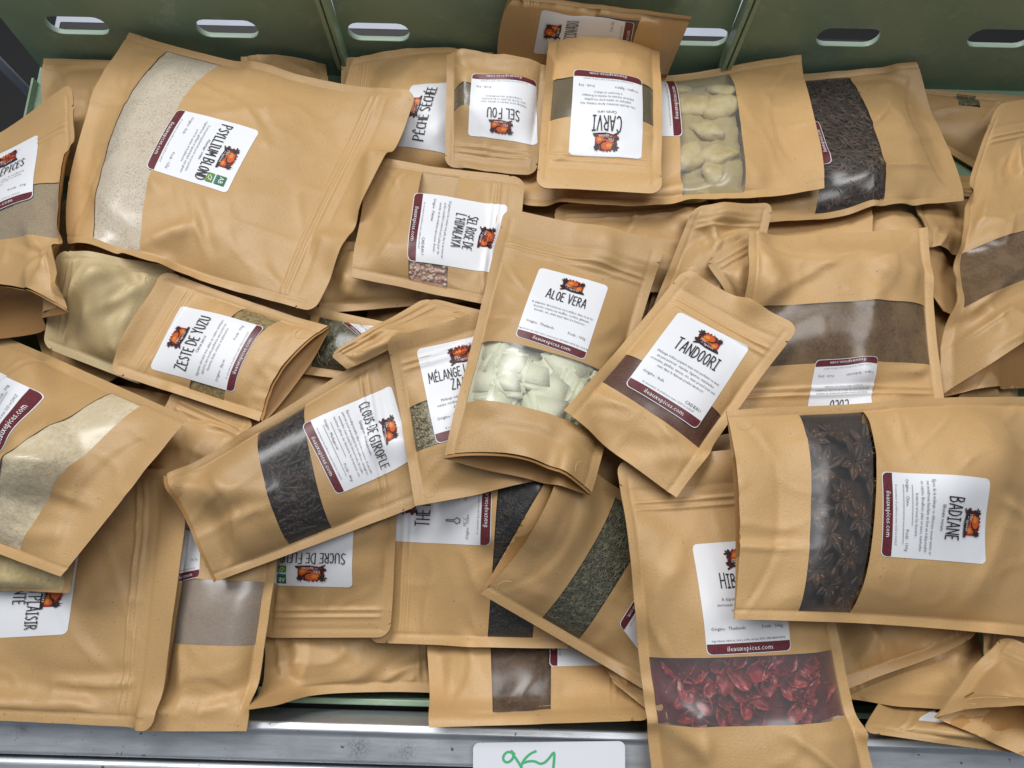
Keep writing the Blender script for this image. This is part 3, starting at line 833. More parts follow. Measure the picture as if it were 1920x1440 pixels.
class Print:
    """flat shapes in label units (100 wide, 125 high, origin top left, y down) that are then laid on the sticker"""
    def __init__(s): s.v = []; s.f = []; s.m = []; s.o = []; s.k = 0
    def poly(s, pts, mi, lift=0):
        n = len(s.v); s.v += list(pts); s.f.append(tuple(range(n, n + len(pts)))); s.m.append(mi); s.o += [lift] * len(pts)
    def stroke(s, pl, w_, mi, lift=0):
        s.k += 1; lift = lift + (s.k % 40) * .0000012
        q = [pl[0]]
        for i in range(len(pl) - 1):
            L = math.hypot(pl[i+1][0] - pl[i][0], pl[i+1][1] - pl[i][1]); k = max(1, int(L / 4.5 + .5))
            q += [(pl[i][0] + (pl[i+1][0] - pl[i][0]) * j / k, pl[i][1] + (pl[i+1][1] - pl[i][1]) * j / k) for j in range(1, k + 1)]
        pl = q
        for i in range(len(pl) - 1):
            (x0, y0), (x1, y1) = pl[i], pl[i+1]; dx, dy = x1 - x0, y1 - y0; L = math.hypot(dx, dy) or 1
            ex, ey = dx / L * w_ * .35, dy / L * w_ * .35; px_, py_ = -dy / L * w_ / 2, dx / L * w_ / 2
            s.poly([(x0-ex+px_, y0-ey+py_), (x1+ex+px_, y1+ey+py_), (x1+ex-px_, y1+ey-py_), (x0-ex-px_, y0-ey-py_)], mi, lift + (i % 2) * .0000006)
    def title(s, text, cx, y, h, mi, w_=None, maxw=88):
        st, tw = title_strokes(text, h); k = min(1, maxw / tw)
        for pl in st: s.stroke([(cx - tw * k / 2 + a * k, y - b) for a, b in pl], w_ or h * .088, mi)
    def text(s, body, x, y, size, mi, align='LEFT', sx=1.0, lift=0):
        v, f = text_mesh(body); w_ = max([p[0] for p in v] or [0]) * size * sx
        ox = x - (w_ / 2 if align == 'CENTER' else w_ if align == 'RIGHT' else 0)
        n = len(s.v); s.v += [(ox + p[0] * size * sx, y - p[1] * size) for p in v]; s.o += [lift] * len(v)
        s.f += [tuple(n + i for i in q) for q in f]; s.m += [mi] * len(f)
    def blob(s, cx, cy, rx, ry, mi, rng, jag=.15, n=26, lift=0):
        o_ = [(cx + rx * math.cos(t) * (1 + rng.uniform(-jag, jag)), cy + ry * math.sin(t) * (1 + rng.uniform(-jag, jag))) for t in [2 * math.pi * k / n for k in range(n)]]
        i_ = [(cx + (x - cx) * .5, cy + (y - cy) * .5) for x, y in o_]
        for k in range(n):
            l = (k + 1) % n
            s.poly([o_[k], o_[l], i_[l], i_[k]], mi, lift); s.poly([i_[k], i_[l], (cx, cy)], mi, lift)
_fc = bpy.data.curves.new('type', 'FONT'); _fo = bpy.data.objects.new('type', _fc); COL.objects.link(_fo); _fc.resolution_u = 1
_tc = {}
def text_mesh(body):
    if body not in _tc:
        _fc.body = body; bpy.context.view_layer.update()
        e = _fo.evaluated_get(bpy.context.evaluated_depsgraph_get()); me = e.to_mesh()
        _tc[body] = ([tuple(v.co[:2]) for v in me.vertices], [tuple(p.vertices) for p in me.polygons]); e.to_mesh_clear()
    return _tc[body]

LOGO_M = [L_DARK, L_RED, L_ORANGE, L_GOLD, L_WHITE, L_GREEN, L_LEAF, L_BLUE]
TEXT_M = [INK, INK_SOFT, INK_FAINT, L_WHITE]
def logo(cx, cy, k, seed=3):
    """brush-stroke spice emblem with palm tufts and white lettering"""
    p = Print(); rng = random.Random(seed)
    e = lambda x, y: (cx + x * k, cy + y * k)
    up = .000009
    # ragged red brush mass, orange in front
    top = [(-15 + i * 1.5, -6 - 5 * math.sin(i / 20 * math.pi) + rng.uniform(-1.8, 1.2)) for i in range(21)]
    bot = [(15 - i * 1.5, 9 + rng.uniform(-.6, 1.0)) for i in range(21)]
    bt = bot[::-1]
    for i in range(20):
        for j in range(4):
            a, b_ = j / 4, (j + 1) / 4; L_ = lambda P_, Q_, t: (P_[0] + (Q_[0] - P_[0]) * t, P_[1] + (Q_[1] - P_[1]) * t)
            p.poly([e(*L_(top[i], bt[i], a)), e(*L_(top[i], bt[i], b_)), e(*L_(top[i+1], bt[i+1], b_)), e(*L_(top[i+1], bt[i+1], a))], 1, 0)
    for i in range(9):
        x = rng.uniform(-13, 14); p.poly([e(x, -7), e(x + rng.uniform(-2, 2), -12 + rng.uniform(-2, 1)), e(x + 1.6, -7)], 1, up * .5)
    p.blob(*e(-1, -3), 9.5 * k, 6.2 * k, 2, rng, .13, lift=up)
    p.blob(*e(8, 2.5), 5.5 * k, 6 * k, 2, rng, .2, lift=up * 1.3)
    p.blob(*e(-4, -4), 4 * k, 2.6 * k, 3, rng, .25, 16, lift=up * 1.8)
    p.blob(*e(9, 3), 2.6 * k, 2.2 * k, 3, rng, .3, 14, lift=up * 1.9)
    # dark base stroke
    p.poly([e(-18, 4), e(-13, 2.2), e(-6, 3.6), e(2, 4.2), e(10, 6.2), e(17, 7.2), e(18.5, 10.5), e(10, 10.8), e(0, 11), e(-10, 9), e(-17, 7)], 0, up * 2.4)
    p.stroke([e(-16, 11.5), e(-9, 8)], 1.8 * k, 0, up * 2.6)
    # palm tufts and curved trunk
    for (px_, py_, rr) in ((-13, -6, 6), (12.5, -6.5, 4.2)):
        for i in range(9):
            t = -2.9 + i * .62 + rng.uniform(-.15, .15)
            p.poly([e(px_, py_), e(px_ + math.cos(t) * rr * .6 - math.sin(t) * 1.2, py_ + math.sin(t) * rr * .6 + math.cos(t) * 1.2), e(px_ + math.cos(t) * rr, py_ + math.sin(t) * rr), e(px_ + math.cos(t) * rr * .6 + math.sin(t) * 1.2, py_ + math.sin(t) * rr * .6 - math.cos(t) * 1.2)], 0, up * (2.8 + .2 * i))
    p.stroke([e(-13, -5), e(-12, 0), e(-14, 5)], 2 * k, 0, up * 3)
    p.stroke([e(6, -9), e(7.5, -4), e(5, 0), e(0, 1)], 1.7 * k, 0, up * 3.2)
    p.stroke([e(12, -6), e(9, -3), e(4, 0)], 1.5 * k, 0, up * 3.4)
    # white lettering
    p.text("l'île", *e(-10.5, 4.6), 5.6 * k, 4, lift=up * 6)
    p.text('aux', *e(-8.2, 7.2), 2.2 * k, 4, lift=up * 6)
    p.text('épices', *e(-4, 8.6), 5.6 * k, 4, lift=up * 6)
    return p
def sticker(S, root, px, lines, sub=None, body=(), origin=None, weight=None, foot=None, gift=None, ab=None, icons=None, logo_at=(53, 20, .98), th=15.5, seed=1, rules=False, ty=52):
    """px: the four corners of the sticker in the photograph (TL, TR, BR, BL as it is read); None for those given as uv"""
    q = np.array([S.find(*p) for p in px]); off0 = .00035
    def uv(x, y):
        s_, t = np.asarray(x, float) / 100, np.asarray(y, float) / 125
        c = [(1-s_)*(1-t), s_*(1-t), s_*t, (1-s_)*t]
        return sum(c[k] * q[k, 0] for k in range(4)), sum(c[k] * q[k, 1] for k in range(4))
    o = S.cen
    def panel(name, y0, y1, rt, rb, m, off, parent, ins=0):
        nr_, nc_ = max(4, int((y1 - y0) / 2.6)), 40
        ys = np.linspace(y0, y1, nr_ + 1); r = 6
        ys = np.array(sorted(set(list(ys) + [y0 + d for d in (.3, 1, 2.2, 4, 6) if rt] + [y1 - d for d in (.3, 1, 2.2, 4, 6) if rb])))
        G = []
        for y in ys:
            i_ = ins
            if rt and y - y0 < r: i_ += r - math.sqrt(max(0, r*r - (r - (y - y0)) ** 2))
            if rb and y1 - y < r: i_ += r - math.sqrt(max(0, r*r - (r - (y1 - y)) ** 2))
            G.append([(x, y) for x in np.linspace(i_, 100 - i_, nc_)])
        G = np.array(G); u, v = uv(G[..., 0], G[..., 1])
        P = S.pt(u, v, off)
        return mesh_obj(name, P.reshape(-1, 3), grid_faces(len(ys), nc_), m, parent, origin=o)
    lab = panel('sticker', 0, 125, True, True, STICKER, off0, root)
    panel('address_band', 113, 124.2, False, True, MAROON, off0 + .00018, lab, ins=.8)
    def lay(pr, name, mats, off):
        V = np.array(pr.v); u, v = uv(V[:, 0], V[:, 1])
        P = S.pt(u, v, off + np.array(pr.o) * 8)
        mesh_obj(name, P, pr.f, mats, lab, smooth=False, fmat=pr.m, origin=o)
    lg = logo(*logo_at, seed=3)
    if ab:
        x0, y0 = ab
        lg.poly([(x0, y0), (x0 + 13, y0), (x0 + 13, y0 + 12), (x0, y0 + 12)], 5); lg.poly([(x0, y0 + 12), (x0 + 13, y0 + 12), (x0 + 13, y0 + 15), (x0, y0 + 15)], 7)
        lg.text('AB', x0 + 1.5, y0 + 9.5, 10, 4, sx=.8, lift=.000008)
        lg.poly([(x0, y0 + 17.5), (x0 + 13, y0 + 17.5), (x0 + 13, y0 + 28), (x0, y0 + 28)], 6)
        lg.stroke([(x0 + 3, y0 + 24), (x0 + 6, y0 + 20), (x0 + 10, y0 + 20), (x0 + 8, y0 + 25), (x0 + 4, y0 + 25)], .9, 4, .000004)
    lay(lg, 'emblem', LOGO_M, off0 + .0007)
    pr = Print()
    y = ty
    for i, t in enumerate(lines):
        pr.title(t, 51, y, th, 0); y += th * 1.28
    y -= th * 1.28
    if sub: pr.text(sub, 50, y + 7, 5.4, 0, 'CENTER'); y += 6
    yy = max(y + 11.5, 66)
    for i, t in enumerate(body): pr.text(t, 50, yy + i * 6.0, 4.7, 1, 'CENTER', .92)
    if origin: pr.text('Origine : ' + origin, 7, 98, 5.2, 1)
    if weight: pr.text('Poids : ' + weight, 92, 98 if not gift else 103, 5.2, 1, 'RIGHT')
    if gift: pr.text(gift, 92, 106, 5.6, 1, 'RIGHT')
    pr.text(foot or 'A consommer de préférence avant 12/25 lot 21H127', 50, 110.5, 3.3, 1, 'CENTER')
    if rules:
        pr.stroke([(14, 91), (62, 91)], .5, 1); pr.stroke([(14, 101), (84, 101)], .5, 1)
    if icons == 'tea':
        pr.stroke([(58, 74), (64, 70), (70, 76), (66, 82), (59, 80), (58, 74)], .9, 0); pr.stroke([(58, 84), (66, 76)], .7, 0)
        pr.stroke([(30, 70), (30, 80), (27, 83), (29, 87), (33, 87), (35, 83), (32, 80), (32, 70), (30, 70)], .9, 0)
        pr.text('95°C', 24, 95, 5.5, 1); pr.text('10-12g / l', 56, 95, 5.5, 1)
    if icons == 'clock':
        c = [(38 + 5.5 * math.cos(t), 80 + 5.5 * math.sin(t)) for t in np.linspace(0, 6.283, 19)]; pr.stroke(c, .9, 0); pr.stroke([(38, 76), (38, 80), (41.5, 80)], .8, 0)
        c = [(72 + 3.2 * math.cos(t), 84 + 3.2 * math.sin(t)) for t in np.linspace(0, 6.283, 15)]; pr.stroke(c, .8, 0)
        for t in np.linspace(0, 6.283, 9)[:-1]: pr.stroke([(72 + 4.8 * math.cos(t), 84 + 4.8 * math.sin(t)), (72 + 6.6 * math.cos(t), 84 + 6.6 * math.sin(t))], .8, 0)
        c = [(86 + 4.5 * math.cos(t), 88 + 4.5 * math.sin(t)) for t in np.linspace(.8, 5.2, 12)]; pr.stroke(c, .9, 0)
    pr.text('ileauxepices.com', 50, 121.3, 8.0, 3, 'CENTER', lift=.000010)
    lay(pr, 'lettering', TEXT_M, off0 + .0007)
    return lab

# ================================================================== the setting: stall, crates, rail
def yawp(x, y, z): return (x, y - math.tan(YAW) * x, z)
def yaw_obj(o): o.rotation_euler = (0, 0, -YAW); return o
g = MB().box(-3, 3, -1.5, 4, -.82, -.80).build('ground', BLACK); tag(g, kind='structure')
shelf = MB().box(-.525, .75, -.2, .60, -.060, -.0345).build('stall_shelf', BLACK, bevel=.002)
tag(shelf, 'black stall shelf carrying the green crates', 'shelf'); yaw_obj(shelf)
MB().box(-.525, .75, .57, .60, -.80, -.0605).build('skirt', BLACK, shelf)
bb = MB().box(-.545, .33, .603, 1.05, -.075, -.055).build('side_table', GREYP, bevel=.002)
tag(bb, 'grey blue table top seen through the crate hand holes', 'table'); yaw_obj(bb)
for x in (-.46, .29):
    for y in (.65, 1.0): MB().box(x - .015, x + .015, y - .015, y + .015, -.80, -.0755).build('leg', STEEL, bb)

def stadium(cx, cz, w_, h_):
    r = h_ / 2; pts = []
    for k in range(9): t = -math.pi / 2 + math.pi * k / 8; pts.append((cx + w_/2 - r + r * math.cos(t), cz + r * math.sin(t)))
    for k in range(9): t = math.pi / 2 + math.pi * k / 8; pts.append((cx - w_/2 + r + r * math.cos(t), cz + r * math.sin(t)))
    return pts
def holed_wall(name, x0, x1, z0, z1, slots, thick, m, parent):
    cu = bpy.data.curves.new(name, 'CURVE'); cu.dimensions = '2D'; cu.fill_mode = 'BOTH'; cu.extrude = thick / 2; cu.bevel_depth = .0006; cu.bevel_resolution = 1
    def spl(pts):
        s_ = cu.splines.new('POLY'); s_.points.add(len(pts) - 1)
        for p, c in zip(s_.points, pts): p.co = (c[0], c[1], 0, 1)
        s_.use_cyclic_u = True
    spl([(x0, z0), (x1, z0), (x1, z1), (x0, z1)])
    for sl in slots: spl(stadium(*sl))
    t = bpy.data.objects.new('tmp', cu); COL.objects.link(t); bpy.context.view_layer.update()
    me = bpy.data.meshes.new_from_object(t.evaluated_get(bpy.context.evaluated_depsgraph_get()))
    bpy.data.objects.remove(t); me.name = name
    me.materials.clear(); me.materials.append(m); me.materials.append(GREEN_EDGE)
    for p in me.polygons:                          # light on the hand hole rims, put in as a paler green
        c = p.center
        for (cx, cz, w_, h_) in slots:
            if abs(p.normal.z) < .6 and abs(c.x - cx) < w_/2 + .002 and abs(c.y - cz) < h_/2 + .002: p.material_index = 1
    o = bpy.data.objects.new(name, me); COL.objects.link(o); o.parent = parent; return o
LEAN = R(4)
def crate(x0, x1, slots, label, side_left=True, arc=False):
    root = empty('plastic_crate', (-BACK_Y * math.sin(YAW), 0, -.034)); tag(root, label, 'crate', 'green crates side by side'); yaw_obj(root)
    zo = .034
    bw = holed_wall('back_wall', x0 + .004, x1 - .004, -.03, .17, slots, .005, GREEN, root)
    bw.location = (0, BACK_Y + .0, zo); bw.rotation_euler = (R(90) - LEAN, 0, 0)
    for x in ((x0 + .003, x1 - .003) if side_left else (x1 - .003,)):          # stiffening flanges at the ends of the wall
        MB().box(x - .0022, x + .0022, BACK_Y - .020, BACK_Y - .0032, -.002 + zo, .17 + zo).build('corner_flange', GREEN, root, bevel=.0008)
    if arc:
        a = [(x0 + .175 - .115 * math.cos(t), BACK_Y - .0052 - (.115*math.sin(t)-.018) * 0 + .0, .145 - .115 * math.sin(t) + zo) for t in np.linspace(.15, 2.99, 30)]
        a = [(p[0], BACK_Y - .0012 + math.tan(LEAN) * (p[2] - zo), p[2]) for p in a]
        MB().tube(a, .0022, 6).build('moulded_ridge', GREEN, root, True)
    MB().box(x0 + .001, x1 - .001, FRONT_Y + .006, BACK_Y - .003, FLOOR - .004 + zo, FLOOR - .0005 + zo).build('floor', GREEN, root)
    MB().box(x0 + .004, x1 - .004, FRONT_Y - .002, FRONT_Y + .003, -.03 + zo, RIM - .052 + zo).build('front_wall', GREEN, root, bevel=.001)
    for x in (x0 + .004, x1 - .008): MB().box(x - .001, x + .003, FRONT_Y + .0035, FRONT_Y + .014, -.03 + zo, RIM - .022 + zo).build('corner_post', GREEN, root, bevel=.0012)
    h = -.022 if not side_left else -.01
    MB().box(x0 + .0005, x0 + .0028, FRONT_Y + .023, BACK_Y - .023, FLOOR + zo, h + zo).build('side_wall', GREEN, root)
    MB().box(x1 - .0028, x1 - .0005, FRONT_Y + .023, BACK_Y - .023, FLOOR + zo, -.01 + zo).build('side_wall', GREEN, root)
    return root
def wallslot(px, py, w_=.064, h_=.0245):
    """hand hole: where the back wall's plane is met"""
    a, b = (px - 960) / F, -(py - 720) / F
    d = Vector((a, b * cp + sp, b * sp - cp))
    t = BACK_Y / d.y
    for _ in range(5):
        p = d * t; z = CAMZ + p.z
        yy = BACK_Y - math.tan(YAW) * p.x + math.tan(LEAN) * z
        t = yy / d.y
    p = d * t
    return (p.x / math.cos(YAW), (CAMZ + p.z) / math.cos(LEAN) + .0025, w_, h_)
XL, XA, XB, XR = -.520, -.178, .222, .64
crate(XL, XA, [wallslot(148, 47), wallslot(428, 53)], 'green plastic crate holding the cinq épices and psyllium pouches', False)
crate(XA, XB, [wallslot(711, 59), wallslot(1012, 62), wallslot(1305, 68)], 'green plastic crate with a moulded arc on its wall', True, True)
crate(XB, XR, [wallslot(1588, 69), wallslot(1872, 71)], 'green plastic crate behind the pouch of brown bark shreds', True)

up = empty('metal_upright', (-.546, .538, -.80)); tag(up, 'narrow grey metal upright beside the end of the green crates', 'upright')
MB().box(-.006, .006, -.0015, .0015, 0.003, 1.05).build('bar', GREYP, up, bevel=.0006)
MB().box(-.018, .018, -.014, .014, 0, .003).build('foot', STEEL, up)

# rail in front
rail = empty('metal_rail', (0, FRONT_Y - .008, -.055)); tag(rail, 'scuffed galvanised metal rail along the front of the crates', 'rail'); yaw_obj(rail)
def extr(name, prof, parent, m, x0=-.75, x1=.75, n=2):
    v = []; k = len(prof)
    for x in (x0, x1): v += [(x, y, z) for y, z in prof]
    f = [(i, (i+1) % k, k + (i+1) % k, k + i) for i in range(k)]
    f += [tuple(range(k))[::-1], tuple(range(k, 2*k))]
    o = mesh_obj(name, v, f, m, parent, smooth=False)
    md = o.modifiers.new('bevel', 'BEVEL'); md.width = .0014; md.segments = 3; md.limit_method = 'ANGLE'; md.angle_limit = R(25)
    return o
zo = .055
extr('top_lip', [(0, zo), (0, .0655 + zo), (-.006, .0675 + zo), (-.009, .063 + zo), (-.028, .0615 + zo), (-.030, .058 + zo), (-.030, zo)], rail, STEEL)
extr('face_plate', [(-.0325, zo), (-.0325, .0555 + zo), (-.036, .0575 + zo), (-.075, .052 + zo), (-.082, .046 + zo), (-.082, zo)], rail, STEEL)
# price card on the rail
cc = [at(x, y, .066) for x, y in ((887, 1396), (1171, 1388), (1176, 1520), (890, 1528))]
ctr = np.mean(np.array(cc), 0)
card = empty('price_card', (ctr[0], ctr[1], .0652)); tag(card, 'white price card with green handwriting lying on the metal rail', 'price card')
def card_pt(px, py, z): p = at(px, py, z); return (p[0] - ctr[0], p[1] - ctr[1], z - .0652)
def rrect(x0, y0, x1, y1, r, n=6):
    out = []
    for cx, cy, a0 in ((x1-r, y0+r, -90), (x1-r, y1-r, 0), (x0+r, y1-r, 90), (x0+r, y0+r, 180)):
        for k in range(n + 1): t = R(a0 + 90 * k / n); out.append((cx + r*math.cos(t), cy + r*math.sin(t)))
    return out
rp = rrect(887, 1391, 1172, 1560, 12)
sk = lambda p: (p[0], p[1] + (1030 - p[0]) * .012)
v = [card_pt(*sk(p), .0690) for p in rp] + [card_pt(*sk(p), .0680) for p in rp]; n = len(rp)
mesh_obj('card', v, [tuple(range(n))[::-1], tuple(range(n, 2*n))] + [(i, (i+1) % n, n + (i+1) % n, n + i) for i in range(n)], CARD, card, False)
strokes = [[(966, 1414), (952, 1408), (944, 1416), (943, 1424), (948, 1430), (957, 1428), (964, 1418), (961, 1409), (957, 1407), (966, 1420), (975, 1434), (984, 1450)],
           [(1006, 1408), (996, 1412), (986, 1420), (978, 1432), (976, 1442), (984, 1448)],
           [(978, 1432), (990, 1427), (1004, 1427), (1012, 1433), (1022, 1430), (1031, 1420), (1040, 1407), (1039, 1424), (1037, 1445), (1036, 1462)]]
for s_ in strokes:
    pts = []
    for i in range(len(s_) - 1):
        for t in (0, .33, .66): pts.append((s_[i][0] + (s_[i+1][0] - s_[i][0]) * t, s_[i][1] + (s_[i+1][1] - s_[i][1]) * t))
    for _ in range(2): pts = [pts[0]] + [tuple((pts[i-1][k] + 2*pts[i][k] + pts[i+1][k]) / 4 for k in (0, 1)) for i in range(1, len(pts) - 1)] + [pts[-1]]
    rib = Print()
    rib.k = 0
    v, f = [], []
    for i, p in enumerate(pts):
        q = pts[min(i+1, len(pts)-1)]; r_ = pts[max(i-1, 0)]; dx, dy = q[0]-r_[0], q[1]-r_[1]; L = math.hypot(dx, dy) or 1
        hw = 2.3
        v += [card_pt(p[0] - dy/L*hw, p[1] + dx/L*hw, .06925 + .00001 * i), card_pt(p[0] + dy/L*hw, p[1] - dx/L*hw, .06925 + .00001 * i)]
        if i: a = 2*i; f.append((a-2, a-1, a+1, a))
    mesh_obj('handwriting', v, f, MARKER, card, False)

# ================================================================== buried pouches that carry the heap
def mound(x, y):
    m = .056 + .018 * np.exp(-((x / .34) ** 2 + ((y - .12) / .2) ** 2))
    m = m - .070 * sstep(.26, .50, y) + .0 * x
    m = m - .01 * sstep(.0, -.10, y)
    m = m - .05 * np.exp(-((x + .14) / .11) ** 2 - ((y + .07) / .055) ** 2) - .045 * np.exp(-((x - .38) / .10) ** 2 - ((y + .06) / .06) ** 2)
    return m
rngf = random.Random(11)
inside = (np.abs(FX) < .53) & (FY > fy + .02) & (FY < by - .03)
target = mound(FX, FY)
NF = 0
for k in range(70):
    deff = np.where(inside, target - FIELD, -1); deff = gblur(deff[::6, ::6], 4, 4)
    j, i = np.unravel_index(int(np.argmax(deff)), deff.shape)
    if deff[j, i] < .012: break
    cx, cy = XS[i * 6], YS[j * 6]
    th = rngf.uniform(0, 6.28); Wd, Hd = rngf.uniform(.11, .14), rngf.uniform(.17, .21)
    cx = min(.50, max(-.45, cx)); cy = min(BACK_Y - .11 - math.tan(YAW) * cx, max(FRONT_Y + .11 - math.tan(YAW) * cx, cy))
    c_, s_ = math.cos(th), math.sin(th)
    wc = [(cx + a * Wd / 2 * c_ - b * Hd / 2 * s_, cy + a * Wd / 2 * s_ + b * Hd / 2 * c_) for a, b in ((-1, 1), (1, 1), (1, -1), (-1, -1))]
    S = Surf(world=wc, T=min(.034, max(.015, deff[j, i] * .8)), seed=900 + k, stiff=.5, sig=.03, crease=1)
    build_pouch(S, 'spice_pouch', 'kraft pouch buried deep in the heap with only slivers showing', 'buried pouches', low=True); S.deposit(); NF += 1
print('buried pouches', NF, 'max', FIELD.max())

# ================================================================== the pouches in view, from the lowest to the topmost
#MARK
def pouch(px, label, win=None, contents=None, T=.02, fill=(.3, .97), G=0, seed=1, stick=None, film=None, paper=None, wu=None, group=None, dep=True, **kw):
    """px: TL TR BR BL of the pouch (zip end on top) in the photograph; win: two photograph points on the middle of the window's edges"""
    S = Surf(px=px, T=T, fill=fill, G=G, seed=seed, **kw)
    wv = None
    if win:
        if isinstance(win[0], (int, float)): wv = win
        else: wv = tuple(sorted(S.find(*p)[1] for p in win))
    if wv: S.calm(wv)
    if stick: S.calm_box(np.array([S.find(*p) for p in stick['px']]))
    root = build_pouch(S, 'spice_pouch', label, group, win=wv, contents=contents, film=film, paper=paper, wu=wu)
    if stick: sticker(S, root, **stick)
    if dep: S.deposit()
    return S
HID = 'plain kraft pouches showing only an edge'
# ---- lowest layer: pouches of which only edges or corners show
pouch([(395,120),(400,330),(110,330),(78,110)], 'brown kraft pouch tucked in the crate corner beside the metal upright', T=.02, seed=11, mids={'B': (72,200)})
pouch([(640,330),(440,330),(452,108),(610,120)], 'kraft pouch with a humped top edge behind the psyllium blond pouch', T=.022, G=.012, seed=12)
pouch([(640,108),(860,112),(860,330),(630,330)], 'kraft pouch below the seam between two crates beside the peach pouch', T=.012, seed=13)
pouch([(1640,200),(1650,160),(2010,190),(1990,420)], 'kraft pouch with a small window of green herbs beside the bark shred pouch', (.40,.50), 'herb', T=.018, seed=14, wu=(.70,.95))
pouch([(1700,320),(1870,330),(1835,485),(1735,470)], 'flat kraft pouch between the bark shred pouch and the coco pouch', (.25,.4), None, T=.012, seed=15)
pouch([(1040,385),(1330,360),(1310,560),(1040,540)], 'kraft pouch under the top edge of the aloe vera pouch', T=.018, seed=16)
pouch([(1690,1365),(1640,1330),(1800,1310),(1830,1400)], 'small kraft pouch with a rounded end down beside the metal rail', T=.008, seed=17)
pouch([(1612,1372),(1692,1260),(1990,1268),(1970,1420)], 'shaded kraft pouch with a white sticker below the badiane pouch', T=.018, seed=18, stick=dict(px=[(1720,1352),(1765,1306),(1875,1312),(1835,1362)], lines=[], ab=(80,6)))
pouch([(1560,1310),(1550,1150),(1830,1140),(1880,1330)], 'shaded kraft pouch lying under the pouch beside the badiane pouch', T=.014, seed=29)
pouch([(1845,1248),(1838,1060),(2100,1060),(2095,1300)], 'kraft pouch with a rounded notched corner below the badiane pouch', T=.02, seed=19)
pouch([(1835,1070),(1830,1192),(1583,1294),(1540,1090)], 'plain kraft pouch between the hibiscus pouch and the badiane pouch', T=.02, seed=20)
pouch([(1880,1190),(2070,1270),(1925,1420),(1752,1345)], 'kraft pouch with its creased gusset gaping open at the crate end', T=.034, G=.036, pull=.045, fill=(.25,.98), seed=21, zc=(0,0,.0,.0))
pouch([(840,1120),(850,1322),(468,1328),(500,1150)], 'plain kraft pouch with a wavy lower edge above the metal rail', T=.02, seed=22, wob=1.6, mids={'R': (650,1316)})
pouch([(1245,1110),(1225,1350),(799,1364),(786,1120)], 'kraft pouch with crumbly dark brown sugar in its window above the price card', [(1033,1275),(922,1280)], 'brownsugar', T=.024, seed=23,
      stick=dict(px=[(1180,1120),(1178,1248),(1030,1250),(1032,1125)], lines=['SUCRE']))
pouch([(1300,1180),(1300,1400),(1150,1280),(1100,1180)], 'plain kraft pouch under the side of the hibiscus pouch', T=.01, seed=24)
pouch([(930,470),(905,564),(592,587),(600,450)], 'plain kraft pouch under the sel rose de l\'himalaya pouch', T=.018, seed=25)
pouch([(900,640),(860,740),(560,700),(580,575)], 'kraft pouch with dark seeds beneath the end of the zeste de yuzu pouch', [(690,650),(590,640)], 'darkseed', T=.018, seed=26,
      stick=dict(px=[(790,560),(800,650),(700,655),(640,605)], lines=['CUMIN'], origin='Inde'))
pouch([(80,650),(110,470),(330,500),(260,720)], 'pale yellowish kraft pouch between the cinq épices and zeste de yuzu pouches', T=.022, seed=27, paper=KRAFT_PALE, wob=1.8, crease=9)
pouch([(330,720),(480,790),(420,960),(240,900)], 'shaded kraft pouch in the gap below the zeste de yuzu pouch', T=.014, seed=28)
# ---- back row
pouch([(600,335),(660,112),(930,100),(940,330)], 'kraft pouch labelled PÊCHE SÉCHÉE beside the psyllium blond pouch', T=.024, seed=31, mids={'R': (765,98)},
      stick=dict(px=[(738,275),(772,160),(900,170),(870,300)], lines=['PÊCHE SÉCHÉE'], origin='Espagne', th=17, logo_at=(56,21,.98)))
pouch([(1340,415),(1350,150),(1722,116),(1812,376)], 'kraft pouch with brown bark shreds in its curved window', [(1535,290),(1650,270)], 'bark', T=.030, seed=33, fill=(.2,.96), mids={'B': (1786,240)},
      stick=dict(px=[(1390,330),(1385,235),(1535,228),(1560,306)], lines=['RÉGLISSE']))
pouch([(1870,195),(2090,150),(2110,700),(1760,745)], 'tall kraft pouch with a dark window and gaping gusset beside the coco pouch', [(1870,447),(1870,545)], 'coco', T=.048, G=.050, pull=.055, fill=(.25,.98), seed=34, mids={'L': (1775,500)}, wob=2.2, crease=14)
pouch([(868,362),(860,110),(1502,104),(1546,352)], 'wide kraft pouch with pale candied chunks in its window under the carvi pouch', [(1275,240),(1390,240)], 'amber', T=.034, seed=35, fill=(.2,.96), wob=1.5, crease=8, mids={'L': (1180,405)}, film=FILM_MILKY,
      stick=dict(px=[(1110,250),(1110,150),(1262,150),(1280,256)], lines=['GINGEMBRE']))
pouch([(925,150),(944,-12),(1302,32),(1252,150)], 'kraft pouch labelled MUSCOVADO standing against the green wall', [(1112,40),(1196,48)], 'muscovado', T=.016, seed=32, zmin=(-.002,.090,.090,.002), dep=False,
      stick=dict(px=[(1000,100),(1016,17),(1190,42),(1174,124)], lines=['MUSCOVADO'], weight='250g'))
pouch([(1005,330),(834,312),(838,104),(1030,126)], 'small kraft pouch labelled SEL FOU beside the carvi pouch', [(930,205),(930,165)], 'olive', T=.020, G=.016, seed=36, fill=(.25,.98), zc=(0,0,.014,.016),
      stick=dict(px=[(1008,272),(878,255),(885,138),(1005,152)], lines=['SEL FOU'], body=('Mélange pour viandes et salades, aussi','avec du riz, des plats et des poissons','à saupoudrer sans modération'), weight='50g', th=17))
